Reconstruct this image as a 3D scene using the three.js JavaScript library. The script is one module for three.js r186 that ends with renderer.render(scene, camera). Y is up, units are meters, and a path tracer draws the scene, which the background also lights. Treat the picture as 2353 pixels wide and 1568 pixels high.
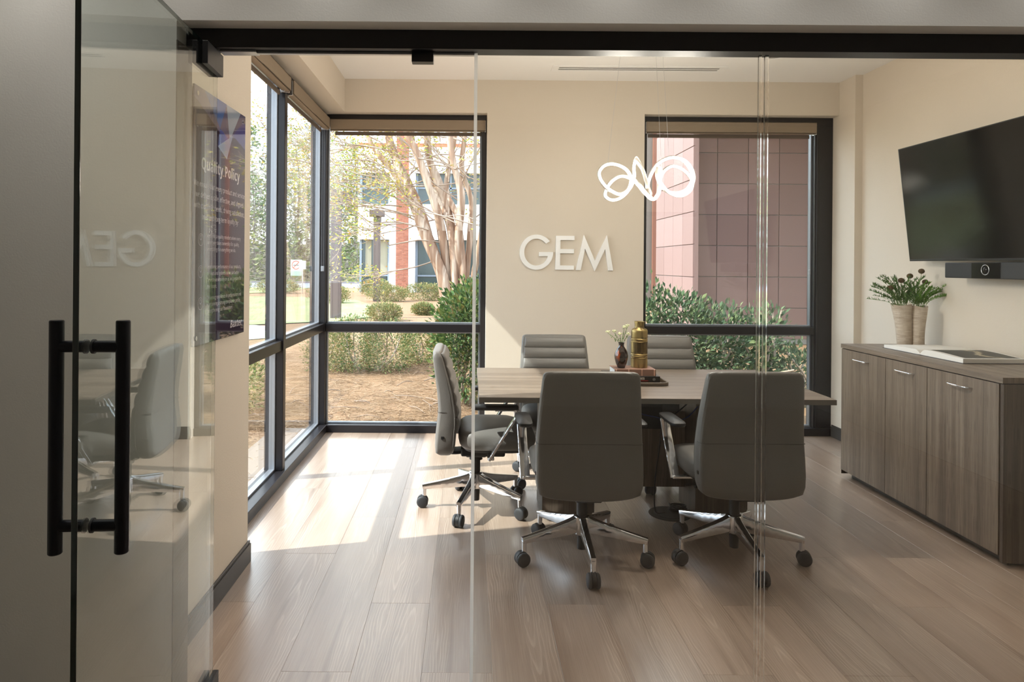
import * as THREE from 'three';
import { RoundedBoxGeometry } from 'three/addons/geometries/RoundedBoxGeometry.js';
import { mergeGeometries, toCreasedNormals, mergeVertices } from 'three/addons/utils/BufferGeometryUtils.js';
import { RectAreaLightUniformsLib } from 'three/addons/lights/RectAreaLightUniformsLib.js';

// ───────────────────────── camera, sky, sun, exposure ─────────────────────────
RectAreaLightUniformsLib.init();
const W = 2353, H = 1568, F = 1520;                       // focal length in pixels of the photograph
const scene = new THREE.Scene();
const camera = new THREE.PerspectiveCamera(2 * Math.atan(H / 2 / F) * 180 / Math.PI, W / H, 0.05, 400);
camera.position.set(0, 1.45, 0);
camera.rotation.z = 0.0078;                                // the camera stands a touch askew
camera.setViewOffset(W, H, W / 2 - 1078, H / 2 - 609, W, H);   // shift lens: verticals stay parallel

const renderer = new THREE.WebGLRenderer();
renderer.toneMapping = THREE.LinearToneMapping;
renderer.toneMappingExposure = 1.8;
renderer.shadowMap.enabled = true;
renderer.shadowMap.type = THREE.PCFSoftShadowMap;

function mulberry(seed) {
  let a = seed >>> 0;
  return () => { a = (a + 0x6d2b79f5) | 0; let t = Math.imul(a ^ (a >>> 15), 1 | a); t = (t + Math.imul(t ^ (t >>> 7), 61 | t)) ^ t; return ((t ^ (t >>> 14)) >>> 0) / 4294967296; };
}
// value noise, smooth, repeatable
const hash2 = (x, y, s) => { let h = Math.imul(x | 0, 374761393) ^ Math.imul(y | 0, 668265263) ^ Math.imul(s | 0, 974711); h = Math.imul(h ^ (h >>> 13), 1274126177); h ^= h >>> 16; return (h >>> 0) / 4294967296; };
function vnoise(x, y, s = 0) {
  const ix = Math.floor(x), iy = Math.floor(y), fx = x - ix, fy = y - iy, u = fx * fx * (3 - 2 * fx), v = fy * fy * (3 - 2 * fy);
  const a = hash2(ix, iy, s), b = hash2(ix + 1, iy, s), c = hash2(ix, iy + 1, s), d = hash2(ix + 1, iy + 1, s);
  return a + (b - a) * u + (c - a) * v + (a - b - c + d) * u * v;
}
const fbm = (x, y, s = 0, o = 4) => { let t = 0, a = 0.5, n = 0; for (let i = 0; i < o; i++) { t += a * vnoise(x, y, s + i * 17); n += a; x *= 2.03; y *= 2.03; a *= 0.5; } return t / n; };
const clamp = (x, a = 0, b = 1) => Math.min(b, Math.max(a, x));
const smooth = (a, b, x) => { const t = clamp((x - a) / (b - a)); return t * t * (3 - 2 * t); };
const lerp = (a, b, t) => a + (b - a) * t;

{ // a bright, thinly clouded spring sky
  const w = 512, h = 256, data = new Float32Array(w * h * 4);
  for (let j = 0; j < h; j++) for (let i = 0; i < w; i++) {
    const el = ((j + 0.5) / h - 0.5) * Math.PI, az = ((i + 0.5) / w) * 2 * Math.PI;
    const up = Math.max(0, Math.sin(el)), k = Math.pow(up, 0.55);
    const cx = Math.cos(az) * Math.cos(el) / (up + 0.25), cz = Math.sin(az) * Math.cos(el) / (up + 0.25);
    const cloud = smooth(0.36, 0.72, fbm(cx * 1.6 + 7, cz * 1.6 + 3, 5, 5)) * 0.85;
    const c = [lerp(1.02, 0.46, k), lerp(1.08, 0.66, k), lerp(1.15, 1.0, k)];
    const o = (j * w + i) * 4;
    for (let q = 0; q < 3; q++) data[o + q] = lerp(c[q], [1.18, 1.2, 1.24][q], cloud);
    data[o + 3] = 1;
  }
  const t = new THREE.DataTexture(data, w, h, THREE.RGBAFormat, THREE.FloatType);
  t.mapping = THREE.EquirectangularReflectionMapping; t.magFilter = THREE.LinearFilter; t.minFilter = THREE.LinearFilter; t.wrapS = THREE.RepeatWrapping; t.needsUpdate = true;
  scene.background = t; scene.environment = t;
  scene.backgroundIntensity = 2.5; scene.environmentIntensity = 2.5;
}
const sun = new THREE.DirectionalLight(new THREE.Color().setRGB(1, 0.965, 0.92), 5.4);
{ const az = 14.3 * Math.PI / 180, el = 45.6 * Math.PI / 180, r = 60;
  sun.position.set(-Math.cos(el) * Math.cos(az) * r, Math.sin(el) * r, Math.cos(el) * Math.sin(az) * r - 4);
  sun.target.position.set(0, 0, -4); sun.name = 'sun'; }
sun.castShadow = true; sun.shadow.mapSize.set(4096, 4096); sun.shadow.radius = 1.4; sun.shadow.bias = -0.0005;
Object.assign(sun.shadow.camera, { left: -25, right: 25, top: 25, bottom: -25, near: 1, far: 140 });
scene.add(sun, sun.target);

// ───────────────────────── helpers ─────────────────────────
const taken = new Map();
function numbered(name) { const n = taken.get(name) ?? 0; taken.set(name, n + 1); return n ? name + '_' + String(n).padStart(3, '0') : name; }
const V = (x, y, z) => new THREE.Vector3(x, y, z);
const C = (r, g, b) => new THREE.Color().setRGB(r, g, b);                // linear
function part(parent, name, geo, mat, label) {
  const m = new THREE.Mesh(geo, mat); m.name = name; m.castShadow = m.receiveShadow = true;
  if (label) m.userData.label = label;
  parent.add(m); return m;
}
function tag(o, label, category, group, kind) { o.userData.label = label; o.userData.category = category; if (group) o.userData.group = group; if (kind) o.userData.kind = kind; return o; }
function thing(name, label, category, group, pos = [0, 0, 0], turn = 0, kind) {
  const g = new THREE.Group(); g.name = numbered(name); g.position.set(...pos); g.rotation.y = turn; scene.add(g);
  return tag(g, label, category, group, kind);
}
function single(name, label, category, geo, mat, group, kind) { const m = part(scene, numbered(name), geo, mat); return tag(m, label, category, group, kind); }
const struct = (name, label, category, geo, mat) => single(name, label, category, geo, mat, null, 'structure');
function instanced(parent, name, geo, mat, matrices, colors) {
  const m = new THREE.InstancedMesh(geo, mat, matrices.length); m.name = name; m.castShadow = m.receiveShadow = true; m.userData.kind = 'stuff';
  matrices.forEach((x, i) => m.setMatrixAt(i, x));
  if (colors) colors.forEach((c, i) => m.setColorAt(i, c));
  parent.add(m); return m;
}
// uv in metres by the dominant axis of each face; v runs along the grain axis where it can
function uvm(geo, grain = 'y', du = 0, dv = 0) {
  const g = geo.index ? geo.toNonIndexed() : geo, p = g.attributes.position, n = p.count, uv = new Float32Array(n * 2);
  const a = V(), b = V(), c = V(), e = V(), f = V(), gi = 'xyz'.indexOf(grain);
  for (let i = 0; i < n; i += 3) {
    a.fromBufferAttribute(p, i); b.fromBufferAttribute(p, i + 1); c.fromBufferAttribute(p, i + 2);
    const nn = e.subVectors(b, a).cross(f.subVectors(c, a)), q = [Math.abs(nn.x), Math.abs(nn.y), Math.abs(nn.z)], ax = q.indexOf(Math.max(...q));
    const rest = [0, 1, 2].filter((k) => k !== ax), vi = rest.includes(gi) ? gi : rest[1], ui = rest.find((k) => k !== vi);
    [a, b, c].forEach((w, k) => { const t = w.toArray(); uv[(i + k) * 2] = t[ui] + du; uv[(i + k) * 2 + 1] = t[vi] + dv; });
  }
  g.setAttribute('uv', new THREE.BufferAttribute(uv, 2)); return g;
}
// box given by its bounds, edges rounded by r
function bb(x0, x1, y0, y1, z0, z1, r = 0, grain = 'y', du = 0, dv = 0) {
  if (z0 > z1) [z0, z1] = [z1, z0];
  const w = x1 - x0, h = y1 - y0, d = z1 - z0;
  const g = r > 0 ? new RoundedBoxGeometry(w, h, d, 2, Math.min(r, w / 2.01, h / 2.01, d / 2.01)) : new THREE.BoxGeometry(w, h, d);
  return uvm(g.translate((x0 + x1) / 2, (y0 + y1) / 2, (z0 + z1) / 2), grain, du, dv);
}
const merge = (list) => mergeGeometries(list.map((g) => { const q = g.index ? g.toNonIndexed() : g; for (const k of Object.keys(q.attributes)) if (!['position', 'normal', 'uv'].includes(k)) q.deleteAttribute(k); if (!q.attributes.uv) uvm(q); return q; }));
const cyl = (r0, r1, h, x, y, z, n = 24) => new THREE.CylinderGeometry(r1, r0, h, n).translate(x, y + h / 2, z);
// stacked closed rings, capped
function loft(rings, crease = 0, caps = true) {
  const n = rings[0].length, pos = [], idx = [];
  for (const r of rings) for (const q of r) pos.push(q.x, q.y, q.z);
  for (let i = 0; i + 1 < rings.length; i++) for (let j = 0; j < n; j++) { const a = i * n + j, b = i * n + (j + 1) % n, c = a + n, d = b + n; idx.push(a, b, c, b, d, c); }
  if (caps) for (const [i, flip] of [[0, true], [rings.length - 1, false]]) {
    const m = rings[i].reduce((s, q) => s.add(q), V()).multiplyScalar(1 / n), k = pos.length / 3; pos.push(m.x, m.y, m.z);
    for (let j = 0; j < n; j++) { const a = i * n + j, b = i * n + (j + 1) % n; flip ? idx.push(k, b, a) : idx.push(k, a, b); }
  }
  let g = new THREE.BufferGeometry(); g.setAttribute('position', new THREE.Float32BufferAttribute(pos, 3)); g.setIndex(idx);
  // make faces look outward whichever way the rings were wound
  const mid = V(); rings.forEach((r) => r.forEach((q) => mid.add(q))); mid.multiplyScalar(1 / (rings.length * n));
  let vol = 0; const A = V(), B = V(), D = V();
  for (let i = 0; i < idx.length; i += 3) { A.fromArray(pos, idx[i] * 3).sub(mid); B.fromArray(pos, idx[i + 1] * 3).sub(mid); D.fromArray(pos, idx[i + 2] * 3).sub(mid); vol += A.dot(B.cross(D)); }
  if (vol < 0) { for (let i = 0; i < idx.length; i += 3) { const t = idx[i]; idx[i] = idx[i + 1]; idx[i + 1] = t; } g.setIndex(idx); }
  g.computeVertexNormals();
  if (crease) g = toCreasedNormals(g, crease);
  return withUv(g);
}
function withUv(g) { const p = g.attributes.position, uv = new Float32Array(p.count * 2); for (let i = 0; i < p.count; i++) { uv[i * 2] = p.getX(i) + p.getZ(i) * 0.8; uv[i * 2 + 1] = p.getY(i) + p.getZ(i) * 0.35; } g.setAttribute('uv', new THREE.BufferAttribute(uv, 2)); return g; }
function superRing(cx, y, cz, w, t, n = 4, count = 40) {
  const r = []; for (let i = 0; i < count; i++) { const a = (i / count) * 2 * Math.PI, c = Math.cos(a), s = Math.sin(a); r.push(V(cx + Math.sign(c) * Math.pow(Math.abs(c), 2 / n) * w / 2, y, cz + Math.sign(s) * Math.pow(Math.abs(s), 2 / n) * t / 2)); } return r;
}
// sweep a closed 2-D profile along points; up(i, T) gives the direction of the profile's second axis
function sweep(pts, profile, up = V(0, 1, 0), { closed = false, scale = () => [1, 1], crease = 0.7, keep } = {}) {
  const N = pts.length, rings = [];
  for (let i = 0; i < N; i++) {
    const T = V().subVectors(pts[closed ? (i + 1) % N : Math.min(i + 1, N - 1)], pts[closed ? (i + N - 1) % N : Math.max(i - 1, 0)]).normalize();
    const u = typeof up === 'function' ? up(i, T) : up, S = V().crossVectors(u, T).normalize(), Nn = V().crossVectors(T, S).normalize(), [a, b] = scale(i / (N - 1));
    rings.push(profile.map(([p, q]) => V().copy(pts[i]).addScaledVector(S, p * a).addScaledVector(Nn, q * b)));
  }
  if (closed) rings.push(rings[0].map((q) => q.clone()));
  return loft(rings, crease, !closed);
}
const rect = (w, h, r = 0) => { if (!r) return [[-w / 2, -h / 2], [w / 2, -h / 2], [w / 2, h / 2], [-w / 2, h / 2]]; const o = []; for (const [sx, sy, a0] of [[1, -1, -90], [1, 1, 0], [-1, 1, 90], [-1, -1, 180]]) for (let k = 0; k <= 3; k++) { const a = (a0 + k * 30) * Math.PI / 180; o.push([sx * (w / 2 - r) + Math.cos(a) * r, sy * (h / 2 - r) + Math.sin(a) * r]); } return o; };
const curve = (pts, n = 40, closed = false, t = 0.5) => { const c = new THREE.CatmullRomCurve3(pts, closed, 'centripetal', t), p = c.getPoints(n); if (closed) p.pop(); return p; };
const tube = (pts, r, n = 40, k = 8) => new THREE.TubeGeometry(new THREE.CatmullRomCurve3(pts, false, 'centripetal'), n, r, k, false);
const lathe = (prof, n = 40) => new THREE.LatheGeometry(prof.map(([r, y]) => new THREE.Vector2(r, y)), n);

// ───────────────────────── textures ─────────────────────────
function dataTex(w, h, f, srgb = true, wrap = THREE.RepeatWrapping) {
  const d = new Uint8Array(w * h * 4);
  for (let j = 0; j < h; j++) for (let i = 0; i < w; i++) { const c = f((i + 0.5) / w, (j + 0.5) / h), o = (j * w + i) * 4; d[o] = clamp(c[0]) * 255; d[o + 1] = clamp(c[1]) * 255; d[o + 2] = clamp(c[2]) * 255; d[o + 3] = 255; }
  const t = new THREE.DataTexture(d, w, h); t.magFilter = THREE.LinearFilter; t.minFilter = THREE.LinearMipmapLinearFilter; t.generateMipmaps = true; t.wrapS = t.wrapT = wrap; if (srgb) t.colorSpace = THREE.SRGBColorSpace; t.needsUpdate = true; return t;
}
const rep = (t, u, v) => { const c = t.clone(); c.repeat.set(u, v); c.needsUpdate = true; return c; };
const rgb = (r, g, b) => [r / 255, g / 255, b / 255];
const mix3 = (a, b, t) => [lerp(a[0], b[0], t), lerp(a[1], b[1], t), lerp(a[2], b[2], t)];

// limed oak plank, 0.25 m across (u) and 1.44 m long (v)
function oak(seed) {
  const cx = 0.2 + 0.6 * hash2(seed, 3, 1), knotv = hash2(seed, 9, 2), tall = 1.5 + hash2(seed, 5, 4) * 2.2;
  return dataTex(384, 1536, (u, v) => {
    const x = u * 0.25, y = v * 1.44;
    const wob = (fbm(x * 9, y * 1.3, seed, 4) - 0.5) * 0.085 + (fbm(x * 40, y * 5, seed + 7, 2) - 0.5) * 0.006;
    const dx = x - cx * 0.25 + wob, dy = (y - knotv * 1.44) / (tall * 6);
    const ring = Math.sqrt(dx * dx + dy * dy * 0.35 + 0.00002) * 95 + fbm(x * 6, y * 0.9, seed + 3, 2) * 2.2;
    const s = ring - Math.floor(ring), line = smooth(0.5, 0.85, s) * smooth(1.0, 0.9, s);
    const fine = fbm(x * 520, y * 9, seed + 11, 3), pore = smooth(0.56, 0.75, vnoise(x * 900, y * 22, seed + 13));
    const tone = fbm(x * 7, y * 0.8, seed + 19, 3), streak = fbm(x * 26, y * 1.0, seed + 23, 3);
    let c = mix3(rgb(178, 153, 134), rgb(208, 188, 171), tone * 0.75 + streak * 0.4);
    c = mix3(c, rgb(140, 113, 93), clamp((streak - 0.5) * 2.6) * 0.6);
    const grainy = smooth(0.28, 0.6, fbm(x * 14 + 3, y * 1.6, seed + 29, 3));
    c = mix3(c, rgb(225, 207, 190), line * 0.8 * grainy);
    c = mix3(c, rgb(222, 203, 185), pore * 0.22 * (0.4 + grainy));
    return mix3(c, rgb(160, 130, 108), (fine - 0.5) * 0.6 + 0.02);
  });
}
const oakMaps = [11, 27, 43, 58, 76].map(oak);
// linear driftwood laminate: u across 1 m, v along 2 m
const laminate = dataTex(1024, 512, (u, v) => {
  const band = fbm(u * 34, v * 0.9, 101, 3), hair = fbm(u * 420, v * 2.4, 103, 3), wide = fbm(u * 9, v * 0.6, 107, 2), dash = smooth(0.58, 0.8, vnoise(u * 300, v * 14, 109));
  let c = mix3(rgb(96, 84, 74), rgb(172, 158, 143), clamp(band * 0.75 + wide * 0.3 + (hair - 0.5) * 0.5));
  return mix3(c, rgb(84, 73, 64), dash * 0.28);
}, true, THREE.MirroredRepeatWrapping);
const leatherBump = dataTex(256, 256, (u, v) => { const a = fbm(u * 40, v * 40, 131, 3), b = vnoise(u * 110, v * 110, 137); const c = a * 0.6 + b * 0.4; return [c, c, c]; }, false);
const plasterBump = dataTex(256, 256, (u, v) => { const c = fbm(u * 60, v * 60, 151, 3); return [c, c, c]; }, false, THREE.MirroredRepeatWrapping);

// ───────────────────────── materials ─────────────────────────
const std = (color, roughness = 0.6, metalness = 0, more = {}) => new THREE.MeshPhysicalMaterial({ color, roughness, metalness, ...more });
const M = {
  wall: std(C(0.71, 0.635, 0.535), 0.75, 0, { bumpMap: rep(plasterBump, 4, 4), bumpScale: 0.0004 }),
  hallWall: std(C(0.76, 0.745, 0.705), 0.75, 0, { bumpMap: rep(plasterBump, 4, 4), bumpScale: 0.0002 }),
  ceiling: std(C(0.92, 0.91, 0.89), 0.85),
  white: std(C(0.92, 0.92, 0.91), 0.35),
  base: std(C(0.055, 0.05, 0.045), 0.45),
  black: std(C(0.006, 0.006, 0.008), 0.38),
  frame: std(C(0.016, 0.014, 0.016), 0.33, 0.2),
  bead: std(C(0.3, 0.32, 0.35), 0.35, 0.6),
  glass: std(C(0.985, 0.995, 0.99), 0, 0, { transmission: 1, thickness: 0, ior: 1.5 }),
  winGlass: std(C(0.95, 0.975, 0.965), 0, 0, { transmission: 1, thickness: 0, ior: 1.5 }),
  doorGlass: std(C(0.93, 0.965, 0.95), 0, 0, { transmission: 1, thickness: 0, ior: 1.52 }),
  doorEdge: std(C(0.001, 0.016, 0.016), 0.15, 0, { clearcoat: 1, clearcoatRoughness: 0.05 }),
  panelEdge: std(C(0.97, 0.99, 0.98), 0.04, 0, { transmission: 1, thickness: 0.01, ior: 1.5 }),
  seal: std(C(0.95, 0.96, 0.96), 0.85, 0, { transmission: 0.8, thickness: 0 }),
  handle: std(C(0.012, 0.013, 0.018), 0.32, 0.6),
  chrome: std(C(0.78, 0.78, 0.8), 0.12, 1),
  steel: std(C(0.6, 0.6, 0.62), 0.3, 1),
  shade: std(C(0.27, 0.21, 0.15), 0.7),
  shadeDark: std(C(0.13, 0.1, 0.075), 0.8),
  plastic: std(C(0.012, 0.012, 0.013), 0.5),
  rubber: std(C(0.03, 0.032, 0.036), 0.6),
  leather: std(C(0.165, 0.156, 0.145), 0.42, 0, { bumpMap: rep(leatherBump, 9, 9), bumpScale: 0.0006, specularIntensity: 0.8 }),
  seam: std(C(0.05, 0.045, 0.04), 0.7),
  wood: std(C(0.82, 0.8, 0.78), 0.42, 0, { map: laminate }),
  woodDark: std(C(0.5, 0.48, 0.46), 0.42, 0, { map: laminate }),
  woodEdge: std(C(0.16, 0.14, 0.12), 0.5),
  screen: std(C(0.004, 0.004, 0.0045), 0.11, 0, { specularIntensity: 0.45 }),
  paper: std(C(0.82, 0.8, 0.76), 0.8),
};
const floorMats = []; oakMaps.forEach((m, i) => [0.62, 0.68, 0.73].forEach((k, j) => floorMats.push(std(C(k, k * (0.985 - 0.012 * j), k * (0.97 - 0.02 * j)), 0.32, 0, { map: m, specularIntensity: 1, clearcoat: 1, clearcoatRoughness: 0.28 }))));

// ───────────────────────── room shell ─────────────────────────
// distances from the camera run along -z
const XL = -1.065, XR = 3.19, ZB = -5.607, CEIL = 3.02, HEAD = 2.74, ZF = -2.09;
struct('wall_left', 'cream wall with the poster between glass front and corner windows', 'wall', bb(-1.36, XL, 0, 3.2, -2.2, -3.21), M.wall);
struct('wall_back', 'cream back wall with soffit, carrying the white letters', 'wall', merge([bb(0.144, 1.479, 0, HEAD, ZB, -5.86), bb(-1.36, 3.4, HEAD, 3.2, ZB, -5.86), bb(-1.36, XL, HEAD, 3.2, -3.21, ZB), bb(3.128, 3.4, 0, HEAD, -5.375, -5.86), bb(3.128, 3.4, HEAD, 3.2, -5.375, ZB)]), M.wall);
struct('wall_right', 'cream wall behind television and storage cabinet', 'wall', bb(XR, 3.4, 0, 3.2, -2.2, -5.375), M.wall);
struct('ceiling', 'off-white flat ceiling of the meeting room', 'ceiling', bb(-1.36, 3.4, CEIL, 3.2, -2.25, ZB - 0.02), M.ceiling);
struct('wall_front', 'grey corridor wall around the glass front', 'wall', merge([bb(-1.62, -0.93, 0, 3.2, ZF, -2.2), bb(-0.93, 3.6, 2.217, 3.2, ZF, -2.25)]), M.hallWall);
struct('beam', 'black header beam above the glass front', 'beam', bb(-0.93, 3.45, 2.155, 2.217, -2.16, -2.225, 0.002), M.black);
// corridor on the camera's side
const wallHall = thing('wall_corridor', 'grey walls of the corridor around the camera', 'wall', null, [0, 0, 0], 0, 'structure');
part(wallHall, 'side_wall', bb(-1.72, -1.5, 0, 3.2, ZF, 2.6), M.hallWall);
part(wallHall, 'rear_wall', bb(-1.72, 3.8, 0, 3.2, 2.4, 2.6), M.hallWall);
part(wallHall, 'end_wall', bb(3.6, 3.8, 0, 3.2, -2.2, 2.4), M.hallWall);
struct('ceiling_corridor', 'white corridor ceiling above the camera', 'ceiling', bb(-1.72, 3.8, 2.9, 3.1, ZF + 0.001, 2.6), M.ceiling);

// plank floor: every plank its own piece
const floor = thing('floor', 'limed oak plank floor running from corridor to windows', 'floor', null, [0, 0, 0], 0, 'structure');
part(floor, 'subfloor', bb(-1.72, 3.8, -0.2, -0.0085, 2.6, -5.86), std(C(0.2, 0.16, 0.13), 0.9));
{
  const rnd = mulberry(5), PW = 0.25, PL = 1.44, gap = 0.0005, lift = 0.0006;
  const cache = new Map();
  for (let k = -6; k <= 14; k++) {
    const x0 = Math.max(-0.157 + k * PW, -1.45), x1 = Math.min(-0.157 + (k + 1) * PW, 3.6);
    if (x1 - x0 < 0.02) continue;
    const shift = [0, 2, 1, 2, 0, 1][((k % 6) + 6) % 6];
    for (let q = -4; q <= 3; q++) {
      let d0 = 2.35 + shift * 0.48 - PL + q * PL, d1 = d0 + PL;
      d0 = Math.max(d0, -2.4); d1 = Math.min(d1, 5.8); if (d1 - d0 < 0.05) continue;
      const flipU = rnd() < 0.5, flipV = rnd() < 0.5, mat = floorMats[Math.floor(rnd() * floorMats.length)], y = -Math.round(rnd() * 2) * 0.0002;
      const key = [x0.toFixed(3) === (-0.157 + k * PW).toFixed(3) && x1 - x0 > 0.249 ? 'w' : k, (d1 - d0).toFixed(3), flipU, flipV].join();
      if (!cache.has(key)) {
        const w = x1 - x0 - gap, l = d1 - d0 - gap, c = 0.0005, t = [];
        const g = new THREE.BufferGeometry(), P = [], U = [];
        const top = [[-w / 2 + c, 0, -l / 2 + c], [w / 2 - c, 0, -l / 2 + c], [w / 2 - c, 0, l / 2 - c], [-w / 2 + c, 0, l / 2 - c]], sh = [[-w / 2, -c * 0.7, -l / 2], [w / 2, -c * 0.7, -l / 2], [w / 2, -c * 0.7, l / 2], [-w / 2, -c * 0.7, l / 2]], bt = sh.map(([a, , b]) => [a, -0.008, b]);
        const quad = (a, b, c2, d) => t.push(a, b, c2, a, c2, d);
        quad(top[3], top[2], top[1], top[0]);
        for (let i = 0; i < 4; i++) { const j = (i + 1) % 4; quad(top[i], top[j], sh[j], sh[i]); quad(sh[i], sh[j], bt[j], bt[i]); }
        for (const v of t) { P.push(...v); const uu = clamp((v[0] + w / 2) / PW, 0.004, 0.996), vv = clamp((v[2] + l / 2) / PL, 0.001, 0.999); U.push(flipU ? 1 - uu : uu, flipV ? 1 - vv : vv); }
        g.setAttribute('position', new THREE.Float32BufferAttribute(P, 3)); g.setAttribute('uv', new THREE.Float32BufferAttribute(U, 2)); g.computeVertexNormals();
        cache.set(key, g);
      }
      const m = part(floor, 'plank', cache.get(key), mat); m.position.set((x0 + x1) / 2, y, -(d0 + d1) / 2);
    }
  }
}
// baseboards
function board(name, label, x0, x1, z0, z1, alongZ, side) {
  const g = []; if (alongZ) { g.push(bb(Math.min(x0, x0 + side * 0.014), Math.max(x0, x0 + side * 0.014), 0, 0.088, z0, z1, 0.001), bb(Math.min(x0, x0 + side * 0.009), Math.max(x0, x0 + side * 0.009), 0.088, 0.102, z0, z1, 0.003)); }
  else g.push(bb(x0, x1, 0, 0.088, z0, z0 + side * 0.014, 0.001), bb(x0, x1, 0.088, 0.102, z0, z0 + side * 0.009, 0.003));
  struct(name, label, 'baseboard', merge(g), M.base);
}
board('baseboard_left', 'dark grey baseboard under the poster wall', XL, 0, -2.22, -3.222, true, 1);
board('baseboard_left_end', 'short dark baseboard return at the corner window', -1.24, XL, -3.21, 0, false, -1);
board('baseboard_back', 'dark grey baseboard under the white letters', 0.144, 1.479, ZB, 0, false, 1);
board('baseboard_pilaster', 'dark baseboard beside the dark window frame', 3.128, 0, -5.361, -5.68, true, -1);
board('baseboard_right', 'dark baseboard behind the storage cabinet', XR, 0, -2.22, -5.36, true, -1);

// ───────────────────────── windows ─────────────────────────
const SILL = 0.065, T0 = 0.867, T1 = 0.935;
const pane = (w, h, t = 0.022) => merge([new THREE.PlaneGeometry(w, h).translate(0, 0, t / 2), new THREE.PlaneGeometry(w, h).rotateY(Math.PI).translate(0, 0, -t / 2)]);
function beads(win, w, h, place) {   // slim glazing beads round a pane
  const b = 0.013, z = 0.02, g = [];
  for (const s of [-1, 1]) g.push(bb(s > 0 ? w / 2 - b : -w / 2, s > 0 ? w / 2 : -w / 2 + b, -h / 2, h / 2, -z, z, 0.002), bb(-w / 2 + b, w / 2 - b, s > 0 ? h / 2 - b : -h / 2, s > 0 ? h / 2 : -h / 2 + b, -z, z, 0.002));
  place(part(win, 'glazing_bead', merge(g), M.bead));
}
const win1 = thing('window_1', 'dark framed tall corner window on the poster side', 'window', null, [0, 0, 0], 0, 'structure');
for (const [n, g] of [['sill', bb(-1.36, -1.215, 0, SILL, -3.1, -5.82, 0.004)], ['transom', bb(-1.35, -1.245, T0, T1, -3.1, -5.71, 0.004)], ['head', bb(-1.36, -1.24, 2.66, HEAD, -3.1, -5.82, 0.004)], ['jamb', bb(-1.36, -1.24, SILL, 2.66, -3.1, -3.24, 0.004)],
  ['mullion', bb(-1.36, -1.235, SILL, 2.66, -4.415, -4.475, 0.004)], ['corner_post', bb(-1.37, -1.235, SILL, 2.66, -5.69, -5.83, 0.004)]]) part(win1, n, g, M.frame);
for (const [d0, d1] of [[3.24, 4.415], [4.475, 5.69]]) for (const [h0, h1] of [[SILL, T0], [T1, 2.66]]) {
  const put = (o) => { o.rotation.y = Math.PI / 2; o.position.set(-1.305, (h0 + h1) / 2, -(d0 + d1) / 2); };
  put(part(win1, 'pane', pane(d1 - d0, h1 - h0), M.winGlass)); beads(win1, d1 - d0, h1 - h0, put);
}
function backWindow(n, label, x0, x1, j0, j1) {
  const w = thing('window_' + n, label, 'window', null, [0, 0, 0], 0, 'structure');
  const za = -5.7, zb = -5.82;
  part(w, 'sill', bb(x0, x1, 0, SILL, za + 0.02, zb, 0.004), M.frame); part(w, 'transom', bb(x0, x1, T0, T1, za - 0.005, zb, 0.004), M.frame); part(w, 'head', bb(x0, x1, 2.66, HEAD, za, zb, 0.004), M.frame);
  if (j0) part(w, 'jamb', bb(x0, x0 + j0, SILL, 2.66, za, zb, 0.004), M.frame);
  part(w, 'jamb', bb(x1 - j1, x1, SILL, 2.66, za, zb, 0.004), M.frame);
  for (const [h0, h1] of [[SILL, T0], [T1, 2.66]]) { const a = x0 + j0, b = x1 - j1, put = (o) => o.position.set((a + b) / 2, (h0 + h1) / 2, -5.765); put(part(w, 'pane', pane(b - a, h1 - h0), M.winGlass)); beads(w, b - a, h1 - h0, put); }
  return w;
}
backWindow(2, 'dark framed back window looking onto the tree trunks', -1.235, 0.144, 0, 0.045);
const win3 = backWindow(3, 'dark framed back window beside the television wall', 1.479, 3.128, 0.045, 0.155);
part(win3, 'jamb_rib', bb(2.985, 3.0, SILL, 2.66, -5.69, -5.7, 0.003), M.frame);
// roller blinds
function blind(label, len, pos, turn, chainAt) {
  const b = thing('roller_blind', label, 'blind', 'rolled-up window blinds', pos, turn);   // local x along the window, +z into the room
  part(b, 'fascia', merge([bb(-len / 2, len / 2, 2.598, 2.694, 0.062, 0.07, 0.002), bb(-len / 2, len / 2, 2.598, 2.605, 0.012, 0.07, 0.002), bb(-len / 2, len / 2, 2.687, 2.694, -0.005, 0.07, 0.002)]), M.shade);
  part(b, 'roll', new THREE.CylinderGeometry(0.024, 0.024, len - 0.05, 24).rotateZ(Math.PI / 2).translate(0, 2.632, 0.022), M.shadeDark);
  part(b, 'hem_bar', bb(-len / 2 + 0.03, len / 2 - 0.03, 2.566, 2.598, -0.006, 0.004, 0.003), M.shadeDark);
  for (const s of [-1, 1]) part(b, 'bracket', merge([bb(s * len / 2 - 0.004, s * len / 2 + 0.004, 2.59, 2.69, 0.0, 0.06, 0.002), cyl(0.018, 0.018, 0.006, 0, 0, 0).rotateZ(Math.PI / 2).translate(s * (len / 2 - 0.02), 2.604, 0.02)]), M.steel);
  if (chainAt !== undefined) { const g = []; for (let i = 0; i < 110; i++) for (const o of [0, 0.018]) g.push(new THREE.OctahedronGeometry(0.0024, 0).translate(chainAt, 2.58 - i * 0.0105, 0.012 + o)); g.push(bb(chainAt - 0.006, chainAt + 0.006, 1.385, 1.43, 0.008, 0.036, 0.004)); const c = part(b, 'bead_chain', merge(g), M.bead); c.userData.kind = 'stuff'; }
}
blind('taupe roller blind cassette nearest the poster wall', 1.24, [-1.265, 0, -3.79], Math.PI / 2);
blind('taupe roller blind cassette reaching the window corner', 1.15, [-1.265, 0, -5.06], Math.PI / 2, 0.55);
blind('taupe roller blind cassette above the tree trunk view', 1.33, [-0.535, 0, -5.735], 0);
blind('taupe roller blind cassette beside the television wall', 1.46, [2.24, 0, -5.735], 0, 0.7);

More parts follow.
